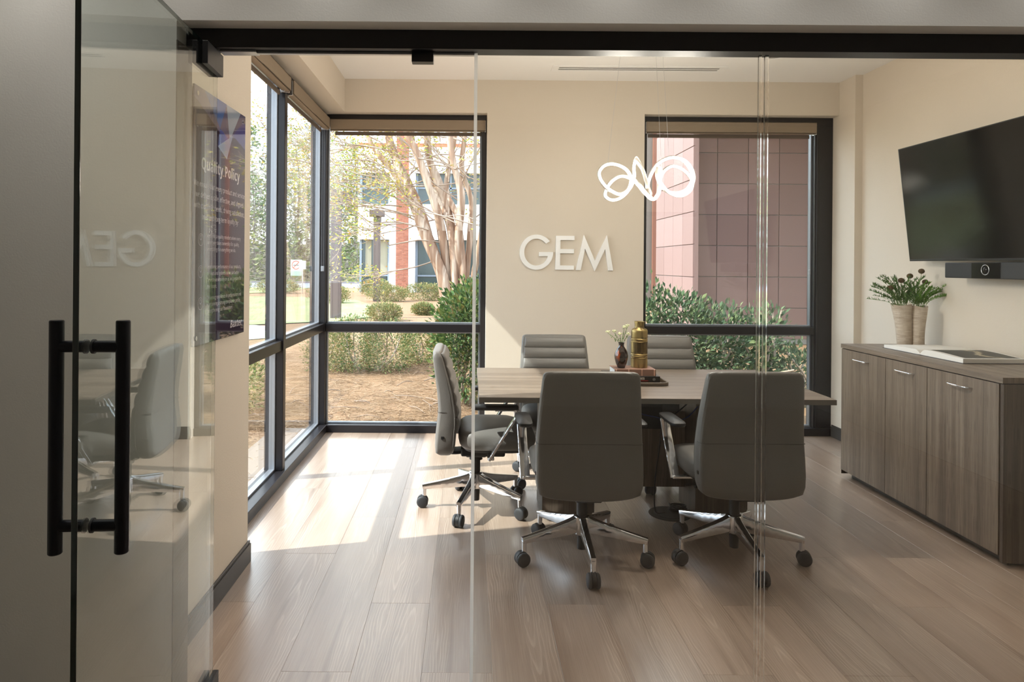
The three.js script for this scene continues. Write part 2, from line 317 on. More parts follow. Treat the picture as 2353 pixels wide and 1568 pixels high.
// ───────────────────────── glass front ─────────────────────────
function glassPanel(label, x0, x1) {
  const g = thing('glass_panel', label, 'glass panel', null, [0, 0, 0], 0, 'structure'), h0 = 0.004, h1 = 2.155, z = -2.205, t = 0.012;
  const p = part(g, 'pane', pane(x1 - x0 - 0.0195, h1 - h0, t), M.glass); p.position.set((x0 + x1) / 2 + 0.0015, (h0 + h1) / 2, z);
  for (const [a, b] of [[x0, x0 + 0.011], [x1 - 0.008, x1]]) part(g, 'polished_edge', bb(a, b, h0, h1, z - t / 2, z + t / 2), a < 0.1 ? M.seal : M.panelEdge);
}
glassPanel('clear fixed glass panel beside the open doorway', 0.012, 0.968);
glassPanel('clear fixed glass panel in front of the storage cabinet', 0.98, 3.4);
single('door_stop', 'small black stop block under the header beam', 'door stop', bb(-0.196, -0.124, 2.122, 2.155, -2.19, -2.225, 0.002), M.black, null);
struct('trim_1', 'slim aluminium channel under the header beam at the doorway', 'trim', merge([bb(-0.83, -0.71, 2.148, 2.1548, -2.185, -2.225, 0.001), bb(-0.71, 0.012, 2.147, 2.1548, -2.196, -2.212, 0.001)]), M.steel);
struct('trim_2', 'brown-grey strip painted as shade on the jamb behind the open glass door', 'trim', bb(-0.93, -0.926, 0, 2.155, ZF + 0.002, -2.2, 0.001), std(C(0.17, 0.145, 0.12), 0.6));  // dark colour stands in for shade on the wall return
const door = thing('door_1', 'frameless glass door standing open with black ladder handles', 'door', null, [-0.855, 0, -2.214], 0, 'structure');
{ // local +z runs from the pivot towards the free edge
  const w = 0.872, h0 = 0.01, h1 = 2.146, t = 0.012;
  const p = part(door, 'pane', pane(w, h1 - h0, t), M.doorGlass); p.rotation.y = Math.PI / 2; p.position.set(0, (h0 + h1) / 2, w / 2);
  part(door, 'polished_edge', bb(-t / 2, t / 2, h0, h1, w, w + 0.003, 0.0012), M.doorEdge);
  part(door, 'polished_edge', bb(-t / 2, t / 2, h1 - 0.002, h1, 0, w), M.doorEdge);
  part(door, 'polished_edge', bb(-t / 2, t / 2, h0, h1, -0.004, 0), M.panelEdge);
  for (const y of [h1 - 0.072, h0]) for (const s of [-1, 1]) part(door, 'pivot_patch', bb(s > 0 ? t / 2 : -t / 2 - 0.018, s > 0 ? t / 2 + 0.018 : -t / 2, y, y + 0.072, -0.01, 0.15, 0.002), M.black);
  part(door, 'pivot_core', bb(-t / 2, t / 2, h1 - 0.072, h1 + 0.004, -0.012, -0.001), M.black);
  for (const s of [-1, 1]) {
    const hd = part(door, 'pull_handle', (() => { const r = 0.0145, c = new THREE.CylinderGeometry(r, r, 0.489, 28, 1).translate(s * 0.068, 1.08, w - 0.056); const caps = [-1, 1].map((k) => new THREE.CylinderGeometry(k > 0 ? r - 0.0015 : r, k > 0 ? r : r - 0.0015, 0.002, 28).translate(s * 0.068, 1.08 + k * 0.2455, w - 0.056)); return merge([c, ...caps]); })(), M.handle);
    for (const y of [0.892, 1.271]) {
      part(hd, 'standoff', new THREE.CylinderGeometry(0.0125, 0.0125, 0.068 - t / 2, 24).rotateZ(Math.PI / 2).translate(s * (0.034 + t / 4), y, w - 0.056), M.handle);
      part(hd, 'washer', new THREE.CylinderGeometry(0.0155, 0.0155, 0.004, 24).rotateZ(Math.PI / 2).translate(s * (t / 2 + 0.002), y, w - 0.056), M.rubber);
    }
  }
  door.rotation.y = 3.8 * Math.PI / 180;
}

// ───────────────────────── chairs ─────────────────────────
function makeChair(label, pos, turn, baseTurn = 0) {   // faces local +z, base centre at the origin
  const ch = thing('office_chair', label, 'chair', 'conference chairs round the table', pos, turn);
  const R = [[0.372, -0.2, -0.155, 0.185], [0.376, -0.222, -0.142, 0.216], [0.388, -0.234, -0.132, 0.237], [0.42, -0.238, -0.122, 0.247], [0.47, -0.237, -0.117, 0.25], [0.55, -0.228, -0.112, 0.25], [0.62, -0.221, -0.115, 0.247], [0.72, -0.228, -0.133, 0.241], [0.83, -0.243, -0.164, 0.233], [0.92, -0.255, -0.192, 0.2255], [0.944, -0.256, -0.199, 0.2225], [0.953, -0.252, -0.205, 0.214], [0.957, -0.244, -0.214, 0.2]];
  const rings = R.map(([h, a, b, hw], i) => superRing(0, h, (a + b) / 2, hw * 2, b - a, i < 2 || i > 9 ? 4.2 : 7, 56).map((q) => { const k = 1 - Math.min(1, Math.abs(q.x) / 0.25) ** 2.2; q.y += -0.022 * k * (1 - smooth(0.37, 0.5, h)) + 0.003 * k * smooth(0.9, 0.95, h); return q; }));
  const back = part(ch, 'backrest', loft(rings, 0.9), M.leather);
  const zr = (h) => { for (let i = 1; i < R.length; i++) if (h <= R[i][0]) { const t = (h - R[i - 1][0]) / (R[i][0] - R[i - 1][0]); return [lerp(R[i - 1][1], R[i][1], t), lerp(R[i - 1][2], R[i][2], t), lerp(R[i - 1][3], R[i][3], t)]; } return [-0.25, -0.2, 0.22]; };
  { const [a, , hw] = zr(0.62); part(back, 'seam', tube([V(-hw - 0.001, 0.62, a + 0.05), V(-hw + 0.006, 0.62, a + 0.004), V(-hw * 0.6, 0.62, a + 0.0006), V(0, 0.62, a + 0.0003), V(hw * 0.6, 0.62, a + 0.0006), V(hw - 0.006, 0.62, a + 0.004), V(hw + 0.001, 0.62, a + 0.05)], 0.0012, 40, 6), M.seam); }
  for (const s of [-1, 1]) { const pts = []; for (let h = 0.4; h <= 0.94; h += 0.03) { const [, b, hw] = zr(h); pts.push(V(s * (hw - 0.005), h, b - 0.013)); } part(back, 'piping', tube(pts, 0.0035, 40, 6), M.leather); }
  const tops = [0.947, 0.876, 0.805, 0.734, 0.663, 0.592, 0.5];
  for (let i = 0; i + 1 < tops.length; i++) {   // stitched horizontal channels on the front
    const h1 = tops[i] - 0.0015, h0 = tops[i + 1] + 0.0015, n = 9, rr = [];
    for (let k = 0; k <= n; k++) { const t = k / n, h = lerp(h0, h1, t), [, b, hw] = zr(h), bulge = Math.sin(Math.PI * clamp(t, 0.02, 0.98)) ** 0.55; rr.push(superRing(0, h, b - 0.004 + bulge * 0.006, (hw - 0.016) * 2, 0.022 + bulge * 0.016, 5, 32)); }
    part(back, 'channel', loft(rr, 0.9), M.leather);
  }
  for (const s of [-1, 1]) part(back, 'tab', bb(s > 0 ? 0.2495 : -0.253, s > 0 ? 0.253 : -0.2495, 0.47, 0.485, -0.2, -0.185), M.plastic);
  // seat
  const S = [[0.392, 0.4, 0.36], [0.4, 0.455, 0.415], [0.418, 0.485, 0.44], [0.445, 0.497, 0.452], [0.472, 0.497, 0.452], [0.492, 0.482, 0.438], [0.504, 0.45, 0.405], [0.511, 0.38, 0.33], [0.514, 0.2, 0.18]];
  const seat = part(ch, 'seat', loft(S.map(([h, w, d]) => superRing(0, h, 0.12, w, d, 4.6, 56).map((q) => { q.y -= 0.03 * smooth(0.16, 0.34, q.z) * smooth(0.42, 0.5, h); return q; })), 1.0), M.leather);
  part(seat, 'seat_pan', loft([[0.376, 0.36, 0.32], [0.382, 0.42, 0.38], [0.394, 0.43, 0.39]].map(([h, w, d]) => superRing(0, h, 0.115, w, d, 4, 32)), 0.6), M.plastic);
  // mechanism
  const me = part(ch, 'mechanism', merge([bb(-0.09, 0.09, 0.325, 0.382, -0.09, 0.17, 0.012), bb(-0.05, 0.05, 0.31, 0.33, -0.06, 0.06, 0.008), cyl(0.04, 0.032, 0.03, 0, 0.29, 0)]), M.plastic);
  part(me, 'tension_knob', new THREE.CylinderGeometry(0.021, 0.021, 0.05, 20).rotateZ(Math.PI / 2).translate(0.13, 0.315, 0.13), M.plastic);
  part(me, 'lever', tube([V(0.08, 0.345, 0.06), V(0.16, 0.34, 0.065), V(0.22, 0.333, 0.07)], 0.006, 12, 8), M.plastic);
  part(ch, 'back_bracket', sweep(curve([V(0, 0.345, -0.06), V(0, 0.338, -0.13), V(0, 0.345, -0.185), V(0, 0.37, -0.215), V(0, 0.43, -0.226)], 20), rect(0.12, 0.016, 0.005), V(1, 0, 0).cross(V(0, 0, -1))), M.plastic);
  part(ch, 'gas_lift', merge([cyl(0.026, 0.026, 0.13, 0, 0.165, 0), cyl(0.018, 0.018, 0.06, 0, 0.27, 0)]), M.plastic);
  // arms
  for (const s of [-1, 1]) {
    const foot = bb(Math.min(s * 0.17, s * 0.29), Math.max(s * 0.17, s * 0.29), 0.362, 0.38, 0.06, 0.098, 0.006);
    const arm = part(ch, 'arm', merge([foot, sweep(curve([V(s * 0.277, 0.366, 0.07), V(s * 0.279, 0.43, 0.108), V(s * 0.283, 0.53, 0.17), V(s * 0.285, 0.615, 0.222), V(s * 0.285, 0.64, 0.228), V(s * 0.285, 0.648, 0.205), V(s * 0.285, 0.648, 0.1)], 44), rect(0.05, 0.016, 0.005), (i, T) => T.clone().cross(V(1, 0, 0)))]), M.chrome);
    part(arm, 'arm_pad', loft([[0.646, 0.05, 0.23], [0.65, 0.07, 0.25], [0.657, 0.08, 0.262], [0.667, 0.078, 0.26], [0.672, 0.06, 0.244]].map(([h, w, d]) => superRing(s * 0.285, h, 0.1, w, d, 5, 36)), 0.8), M.plastic);
  }
  // five-star base
  part(ch, 'hub', lathe([[0.001, 0.115], [0.034, 0.117], [0.04, 0.125], [0.043, 0.2], [0.038, 0.215], [0.001, 0.216]], 28), M.chrome);
  part(ch, 'lower_tube', cyl(0.022, 0.024, 0.075, 0, 0.045, 0), M.plastic);
  for (let k = 0; k < 5; k++) {
    const a = -Math.PI / 2 + baseTurn + k * 2 * Math.PI / 5;   // one leg points backwards
    const pts = [], sc = []; for (let i = 0; i <= 14; i++) { const t = i / 14; pts.push(V(lerp(0.03, 0.318, t), lerp(0.168, 0.122, Math.pow(t, 0.85)), 0)); }
    const g = sweep(pts, rect(0.03, 0.08, 0.006), V(0, 1, 0), { scale: (t) => [lerp(1.1, 0.82, t), lerp(1.0, 0.36, Math.pow(t, 0.8))] });
    const stem = cyl(0.012, 0.013, 0.052, 0.308, 0.068, 0, 16);
    const l = part(ch, 'leg', merge([g, stem]), M.chrome); l.rotation.y = -a;
    const ca = part(l, 'caster', (() => { const hood = new THREE.CylinderGeometry(0.0335, 0.0335, 0.018, 24, 1, false, 0, Math.PI * 1.15).rotateX(Math.PI / 2).rotateZ(-0.2).translate(0.318, 0.036, 0); return merge([hood, cyl(0.009, 0.009, 0.012, 0.308, 0.058, 0, 12)]); })(), M.plastic);
    for (const w of [-1, 1]) part(ca, 'wheel', lathe([[0.001, 0.013], [0.02, 0.0125], [0.03, 0.0095], [0.034, 0.004], [0.034, -0.004], [0.0315, -0.008], [0.001, -0.008]], 28).rotateX(Math.PI / 2 * w).translate(0.318, 0.034, w * 0.018), M.rubber);
  }
  return ch;
}
makeChair('taupe leather chair at the table end, seen from the side', [0.05, 0, -3.96], Math.PI / 2);
makeChair('taupe leather chair with its back to us, nearer the doorway', [0.57, 0, -3.29], Math.PI);
makeChair('taupe leather chair with its back to us, nearer the storage cabinet', [1.34, 0, -3.32], Math.PI);
makeChair('taupe leather chair across the table under the white letters', [0.605, 0, -4.47], 0, 0.35);
makeChair('taupe leather chair across the table behind the brass bottle', [1.351, 0, -4.46], 0);

// ───────────────────────── table ─────────────────────────
const table = thing('conference_table', 'grey-brown wood laminate conference table on two box pedestals', 'table', null, [0, 0, 0]);
part(table, 'tabletop', bb(0.06, 1.978, 0.712, 0.74, -3.55, -4.57, 0.0015, 'x'), M.wood);
part(table, 'edge_band', merge([bb(0.0595, 1.9785, 0.7115, 0.7385, -3.5485, -3.55), bb(1.978, 1.979, 0.7115, 0.7385, -3.55, -4.57), bb(0.0588, 0.06, 0.7115, 0.7385, -3.55, -4.57)]), M.woodEdge);
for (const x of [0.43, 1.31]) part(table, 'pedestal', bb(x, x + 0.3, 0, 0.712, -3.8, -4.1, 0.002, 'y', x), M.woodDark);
part(table, 'modesty_panel', bb(0.73, 1.31, 0.12, 0.575, -3.99, -4.01, 0.001, 'y', 0.2), M.wood);
part(table, 'cable_box', bb(0.98, 1.1, 0.53, 0.712, -3.74, -3.86, 0.004), M.plastic);
const cable = std(C(0.008, 0.009, 0.012), 0.5), cableBlue = std(C(0.01, 0.03, 0.16), 0.5);
single('power_cable', 'black cable drooping under the table beside a pedestal', 'cable', tube([V(1.29, 0.7, -3.78), V(1.2, 0.62, -3.78), V(1.12, 0.56, -3.78), V(1.1, 0.4, -3.8), V(1.08, 0.15, -3.82), V(1.1, 0.02, -3.84), V(1.15, 0.016, -3.85)], 0.004, 70, 8), cable);
single('network_cable', 'blue cable hanging below the tabletop beside a pedestal', 'cable', tube([V(1.3, 0.66, -3.74), V(1.24, 0.6, -3.735), V(1.16, 0.575, -3.73), V(1.06, 0.6, -3.725), V(0.96, 0.63, -3.72), V(0.94, 0.705, -3.72)], 0.003, 50, 8), cableBlue);
const fb = thing('floor_box', 'round black floor box with cables under the table', 'floor box', null, [1.185, 0, -3.875]);
part(fb, 'flange', lathe([[0.001, 0.004], [0.112, 0.004], [0.118, 0.0025], [0.12, 0]], 40), M.plastic);
part(fb, 'lid', merge([bb(-0.06, -0.01, 0.004, 0.007, -0.05, 0.04, 0.001), bb(0.01, 0.06, 0.004, 0.007, -0.05, 0.04, 0.001), cyl(0.09, 0.088, 0.003, 0, 0.0035, 0, 36)]), M.rubber);
single('coiled_cable', 'black cable bundle coiled on the round floor box', 'cable', tube(Array.from({ length: 26 }, (_, i) => V(1.24 + Math.cos(i * 0.9) * (0.045 + 0.01 * Math.sin(i * 2.1)), 0.014 + i * 0.0013, -3.9 + Math.sin(i * 0.9) * 0.035)), 0.0045, 160, 6), cable);

// things on the table
const tray = thing('serving_tray', 'brass lacquered tray with raised rim under the books', 'tray', null, [0.995, 0.74, -4.09]);
{ const brassT = std(C(0.55, 0.42, 0.22), 0.18, 0.9, { map: dataTex(256, 128, (u, v) => { const s = smooth(0.35, 0.6, vnoise(u * 14, v * 1.2, 301)) * 0.6 + 0.3 * fbm(u * 40, v * 30, 303, 2); return mix3(rgb(205, 175, 120), rgb(120, 92, 50), s); }) });
  part(tray, 'plate', loft([superRing(0, 0.002, 0, 0.38, 0.34, 9, 48), superRing(0, 0.006, 0, 0.385, 0.345, 9, 48)], 0.5), brassT);
  const ring = superRing(0, 0, 0, 0.395, 0.355, 8, 64).map((q) => V(q.x, 0.011, q.z)); part(tray, 'rim', sweep(ring, rect(0.014, 0.021, 0.005), V(0, 1, 0), { closed: true }), std(C(0.1, 0.075, 0.05), 0.4)); }
function canvasTex(w, h, draw) { const c = document.createElement('canvas'); c.width = w; c.height = h; draw(c.getContext('2d'), w, h); const t = new THREE.CanvasTexture(c); t.colorSpace = THREE.SRGBColorSpace; t.magFilter = THREE.LinearFilter; return t; }
function book(label, pos, [w, t, d], cover, spineMap) {   // lies flat, spine on +z
  const b = thing('book', label, 'book', 'books on the tray', pos), cT = 0.0028;
  part(b, 'cover', merge([bb(-w / 2, w / 2, 0, cT, -d / 2, d / 2 - cT, 0.0008), bb(-w / 2, w / 2, t - cT, t, -d / 2, d / 2 - cT, 0.0008), bb(-w / 2, w / 2, 0, t, d / 2 - cT - 0.0006, d / 2, 0.001)]), cover);
  part(b, 'pages', bb(-w / 2 + 0.004, w / 2 - 0.004, cT, t - cT, -d / 2 + 0.004, d / 2 - cT, 0), M.paper);
  if (spineMap) { const g = new THREE.PlaneGeometry(w - 0.001, t - 0.002).translate(0, t / 2, d / 2 + 0.0004); part(b, 'spine_print', g, std(C(1, 1, 1), 0.4, 0, { map: spineMap })); }
  return b;
}
book('black hardcover book with white and red spine lettering', [1.009, 0.7465, -4.135], [0.314, 0.034, 0.23], std(C(0.012, 0.012, 0.013), 0.35), canvasTex(1024, 112, (c, w, h) => {
  c.fillStyle = '#0c0c0d'; c.fillRect(0, 0, w, h); c.fillStyle = '#a8121b'; c.fillRect(0, 0, 118, h);
  c.fillStyle = '#f0efec'; c.font = 'bold 60px sans-serif'; c.textBaseline = 'middle'; c.fillText('ARCHITREASURES', 215, 44, 575);
  c.fillStyle = '#b01822'; c.fillRect(520, 84, 270, 12);
  c.strokeStyle = '#e6e6e6'; c.lineWidth = 5; c.beginPath(); c.arc(905, 60, 22, 0, 7); c.stroke(); c.beginPath(); c.moveTo(892, 70); c.lineTo(918, 50); c.stroke(); }));
{ const b2 = book('brown leather book with ribbed spine under the two vases', [1.018, 0.7805, -4.11], [0.252, 0.04, 0.16], std(C(0.26, 0.14, 0.1), 0.5));
  const rib = std(C(0.62, 0.36, 0.26), 0.5); for (const x of [-0.116, -0.04, 0.04, 0.116]) part(b2, 'spine_rib', bb(x - 0.0035, x + 0.0035, 0.001, 0.039, 0.078, 0.083, 0.002), rib); }
const Y2 = 0.8205;
single('bud_vase', 'small dark amber glass bud vase on the brown book', 'vase', lathe([[0.001, 0], [0.019, 0], [0.023, 0.004], [0.034, 0.03], [0.041, 0.06], [0.042, 0.075], [0.037, 0.1], [0.026, 0.12], [0.018, 0.131], [0.0155, 0.14], [0.017, 0.15], [0.02, 0.158], [0.0175, 0.158], [0.013, 0.14], [0.001, 0.13]], 44).translate(0.945, Y2, -4.09),
  std(C(1, 1, 1), 0.06, 0, { clearcoat: 1, clearcoatRoughness: 0.03, map: dataTex(256, 256, (u, v) => { const s = smooth(0.5, 0.8, fbm(u * 9, v * 5, 311, 4)); return mix3(rgb(28, 12, 8), rgb(196, 84, 18), s * smooth(0.1, 0.3, v) * smooth(0.75, 0.5, v)); }) }));
{ const prof = [[0.001, 0], [0.049, 0], [0.051, 0.003]]; const wave = (y0, y1) => { for (let i = 0; i <= 24; i++) { const t = i / 24; prof.push([0.0508 + 0.0016 * Math.sin(t * Math.PI * 6) - 0.0008, lerp(y0, y1, t)]); } };
  prof.push([0.0505, 0.055]); wave(0.057, 0.088); prof.push([0.0505, 0.095], [0.0505, 0.155]); wave(0.158, 0.183); prof.push([0.0505, 0.19], [0.051, 0.22], [0.05, 0.231], [0.044, 0.238], [0.032, 0.243], [0.0275, 0.25], [0.029, 0.268], [0.032, 0.285], [0.029, 0.285], [0.025, 0.25], [0.001, 0.24]);
  single('brass_bottle', 'tall ribbed antique brass bottle on the brown book', 'bottle', lathe(prof, 56).translate(1.066, Y2, -4.13), std(C(1, 1, 1), 1, 0.85, { map: dataTex(256, 512, (u, v) => mix3(rgb(178, 156, 104), rgb(88, 72, 46), smooth(0.42, 0.75, fbm(u * 14, v * 22, 321, 4))), true), roughnessMap: dataTex(128, 256, (u, v) => { const r = 0.28 + 0.3 * fbm(u * 20, v * 30, 323, 3); return [r, r, r]; }, false) })); }
const stemGreen = std(C(0.2, 0.33, 0.07), 0.6), leafGreen = std(C(0.1, 0.24, 0.03), 0.6, 0, { side: THREE.DoubleSide }), bloom = std(C(0.78, 0.8, 0.5), 0.8, 0, { side: THREE.DoubleSide });
{ const sp = thing('flower_sprig', 'cut sprigs of pale yellow blossom in the amber vase', 'flowers', null, [0.945, Y2 + 0.13, -4.09]), rnd = mulberry(77);
  const heads = [[-0.085, 0.085, 0.0], [-0.05, 0.09, 0.02], [0.02, 0.115, -0.01], [0.035, 0.125, 0.012], [-0.012, 0.075, 0.01], [0.038, 0.075, 0.015]], gs = [], ls = [], fl = [];
  for (const [x, y, z] of heads) { gs.push(tube([V(0, -0.03, 0), V(x * 0.25, y * 0.4, z * 0.4), V(x * 0.8, y * 0.85, z), V(x, y, z)], 0.0013, 14, 5));
    for (let i = 0; i < 26; i++) { const a = rnd() * 6.3, r = Math.sqrt(rnd()) * 0.013; fl.push(new THREE.OctahedronGeometry(0.0028 + rnd() * 0.0015, 0).translate(x + Math.cos(a) * r, y + 0.003 + rnd() * 0.012, z + Math.sin(a) * r)); }
    for (let i = 0; i < 9; i++) { const t = 0.35 + rnd() * 0.6; ls.push(new THREE.ConeGeometry(0.0016, 0.022, 4).rotateZ((rnd() - 0.5) * 2.2).rotateY(rnd() * 6).translate(x * t, y * t + 0.008, z * t)); } }
  part(sp, 'stems', merge(gs), stemGreen); part(sp, 'leaves', merge(ls), leafGreen).userData.kind = 'stuff'; part(sp, 'blossom', merge(fl), bloom).userData.kind = 'stuff'; }

// ───────────────────────── storage cabinet ─────────────────────────
const cab = thing('storage_cabinet', 'grey-brown wood laminate cabinet with three doors below the television', 'cabinet', null, [0, 0, 0]);
{ const xf = 2.595, xb = 3.17, d0 = 3.21, d1 = 4.6;
  part(cab, 'worktop', bb(xf - 0.004, xb, 0.894, 0.923, -d0 + 0.004, -d1 - 0.004, 0.0015, 'z'), M.wood);
  part(cab, 'carcass', merge([bb(xf + 0.022, xb, 0.045, 0.89, -d0 - 0.02, -d1 + 0.001), bb(xf + 0.06, xb, 0, 0.045, -d0 - 0.03, -d1 + 0.03)]), M.base);
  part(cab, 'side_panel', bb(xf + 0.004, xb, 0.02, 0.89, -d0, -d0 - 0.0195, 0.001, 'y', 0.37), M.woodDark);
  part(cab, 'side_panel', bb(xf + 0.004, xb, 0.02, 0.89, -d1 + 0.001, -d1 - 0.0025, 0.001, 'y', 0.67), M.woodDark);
  [[4.6, 4.1165, 4.366, 0.12], [4.1125, 3.7435, 3.928, 0.4], [3.7395, 3.234, 3.489, 0.77]].forEach(([a, b, hc, o]) => {
    const dr = part(cab, 'door', bb(xf, xf + 0.0195, 0.05, 0.888, -b, -a, 0.001, 'y', o), M.wood);
    part(dr, 'handle', sweep(curve([V(xf, 0.834, -hc - 0.078), V(xf - 0.02, 0.834, -hc - 0.07), V(xf - 0.027, 0.834, -hc - 0.03), V(xf - 0.028, 0.834, -hc), V(xf - 0.027, 0.834, -hc + 0.03), V(xf - 0.02, 0.834, -hc + 0.07), V(xf, 0.834, -hc + 0.078)], 30), rect(0.007, 0.009, 0.003), V(0, 1, 0)), M.chrome);
  });
}
{ // twin ceramic vase: two fused, drooping tubes
  const cer = std(C(1, 1, 1), 0.55, 0, { map: dataTex(256, 512, (u, v) => { const b = fbm(u * 6, v * 26, 401, 4), l = smooth(0.6, 0.78, vnoise(u * 5, v * 46, 403)), e = fbm(u * 90, v * 60, 407, 2); return mix3(mix3(rgb(202, 188, 170), rgb(176, 158, 138), clamp((b - 0.3) * 1.6)), rgb(224, 216, 204), l * 0.4 + (e - 0.5) * 0.4); }) });
  const v = thing('twin_vase', 'tall beige ceramic vase of two joined tubes', 'vase', null, [2.985, 0.923, -4.47]);
  const tubeAt = (x0, x1, r0, r1, hgt, ph) => { const rr = []; for (let i = 0; i <= 22; i++) { const t = i / 22, x = lerp(x0, x1, t ** 1.6), r = lerp(r0, r1, t ** 1.3) * (1 + 0.03 * Math.sin(t * 7 + ph)); rr.push(Array.from({ length: 40 }, (_, k) => { const a = k / 40 * 2 * Math.PI; return V(x + Math.cos(a) * r * (1 + 0.05 * Math.sin(3 * a + ph + t * 2)), t * hgt * (1 + (t > 0.9 ? 0.02 * Math.sin(2 * a + ph) : 0)), Math.sin(a) * r * 0.92); })); }
    for (const k of [0.93, 0.9]) rr.push(rr[22].map((q) => V((q.x - x1) * k + x1, q.y + (k > 0.92 ? 0.001 : -0.004), q.z * k))); rr.push(rr[22].map((q) => V((q.x - x1) * 0.85 + x1, hgt - 0.05, q.z * 0.85)));
    const g = loft(rr, 1.0), p = g.attributes.position, uv = g.attributes.uv; for (let i = 0; i < p.count; i++) uv.setXY(i, Math.atan2(p.getZ(i), p.getX(i) - lerp(x0, x1, p.getY(i) / hgt)) / 6.283, p.getY(i) / 0.3); return g; };
  part(v, 'tall_tube', tubeAt(-0.038, -0.058, 0.044, 0.062, 0.282, 0.4), cer); part(v, 'short_tube', tubeAt(0.038, 0.048, 0.041, 0.052, 0.272, 2.1).translate(0, 0, 0.012), cer);
  v.rotation.y = -0.12;
  const bq = thing('flower_bouquet', 'green sprigs with five brown pompom seed heads in the ceramic vase', 'flowers', null, [2.985, 0.923, -4.47]), rnd = mulberry(19);
  const up = 0.27, st = [], lv = [], needle = new THREE.ConeGeometry(0.0022, 0.02, 3), light = std(C(0.16, 0.36, 0.04), 0.6), darkG = std(C(0.1, 0.22, 0.05), 0.6);
  const sprig = (bx, tx, ty, tz, ln, list) => { const p = [V(bx, up - 0.06, 0), V(bx + tx * 0.25, up + ty * 0.4, tz * 0.3), V(bx + tx * 0.7, up + ty * 0.85, tz * 0.8), V(bx + tx, up + ty, tz)], cv = new THREE.CatmullRomCurve3(p); st.push(new THREE.TubeGeometry(cv, 8, 0.0011, 4));
    for (let i = 0; i < ln; i++) { const t = 0.25 + 0.75 * rnd(), q = cv.getPoint(t); list.push(needle.clone().translate(0, 0.01, 0).rotateZ((rnd() - 0.5) * 2.4).rotateY(rnd() * 6.28).translate(q.x, q.y, q.z)); } };
  const l2 = [];
  for (let i = 0; i < 40; i++) sprig(-0.055 + (rnd() - 0.5) * 0.07, (rnd() - 0.68) * 0.34, 0.06 + rnd() * 0.15, (rnd() - 0.5) * 0.12, 46, lv);
  for (let i = 0; i < 40; i++) sprig(0.05 + (rnd() - 0.5) * 0.05, (rnd() - 0.3) * 0.26, 0.06 + rnd() * 0.12, (rnd() - 0.5) * 0.12, 46, l2);
  sprig(-0.08, -0.19, 0.075, 0.02, 20, lv); sprig(-0.08, -0.22, 0.05, 0.0, 24, lv); sprig(-0.07, -0.1, 0.17, 0, 30, lv); sprig(0.07, 0.13, 0.1, 0, 26, l2);
  part(bq, 'stems', merge(st), stemGreen).userData.kind = 'stuff'; part(bq, 'dark_foliage', merge(lv), darkG).userData.kind = 'stuff'; part(bq, 'bright_foliage', merge(l2), light).userData.kind = 'stuff';
  const seed = std(C(0.13, 0.085, 0.04), 0.9);
  for (const [x, y, z, b] of [[-0.15, 0.125, 0.02, -0.06], [-0.085, 0.175, 0.03, -0.05], [-0.006, 0.205, 0.0, 0.0], [0.072, 0.238, 0.0, 0.045], [0.112, 0.165, -0.02, 0.05]]) {
    const g = [new THREE.IcosahedronGeometry(0.0165, 2)]; for (let i = 0; i < 60; i++) { const ph = Math.acos(1 - 2 * (i + 0.5) / 60), th = i * 2.39996; g.push(new THREE.OctahedronGeometry(0.0032, 0).translate(Math.sin(ph) * Math.cos(th) * 0.0178, Math.cos(ph) * 0.0178 * 0.9, Math.sin(ph) * Math.sin(th) * 0.0178)); }
    const h = part(bq, 'seed_head', merge(g).translate(x, up + y, z), seed); part(h, 'stalk', tube([V(b, up - 0.04, 0), V(lerp(b, x, 0.35), up + y * 0.5, z * 0.4), V(x, up + y - 0.012, z)], 0.0013, 12, 5), stemGreen);
  }
}
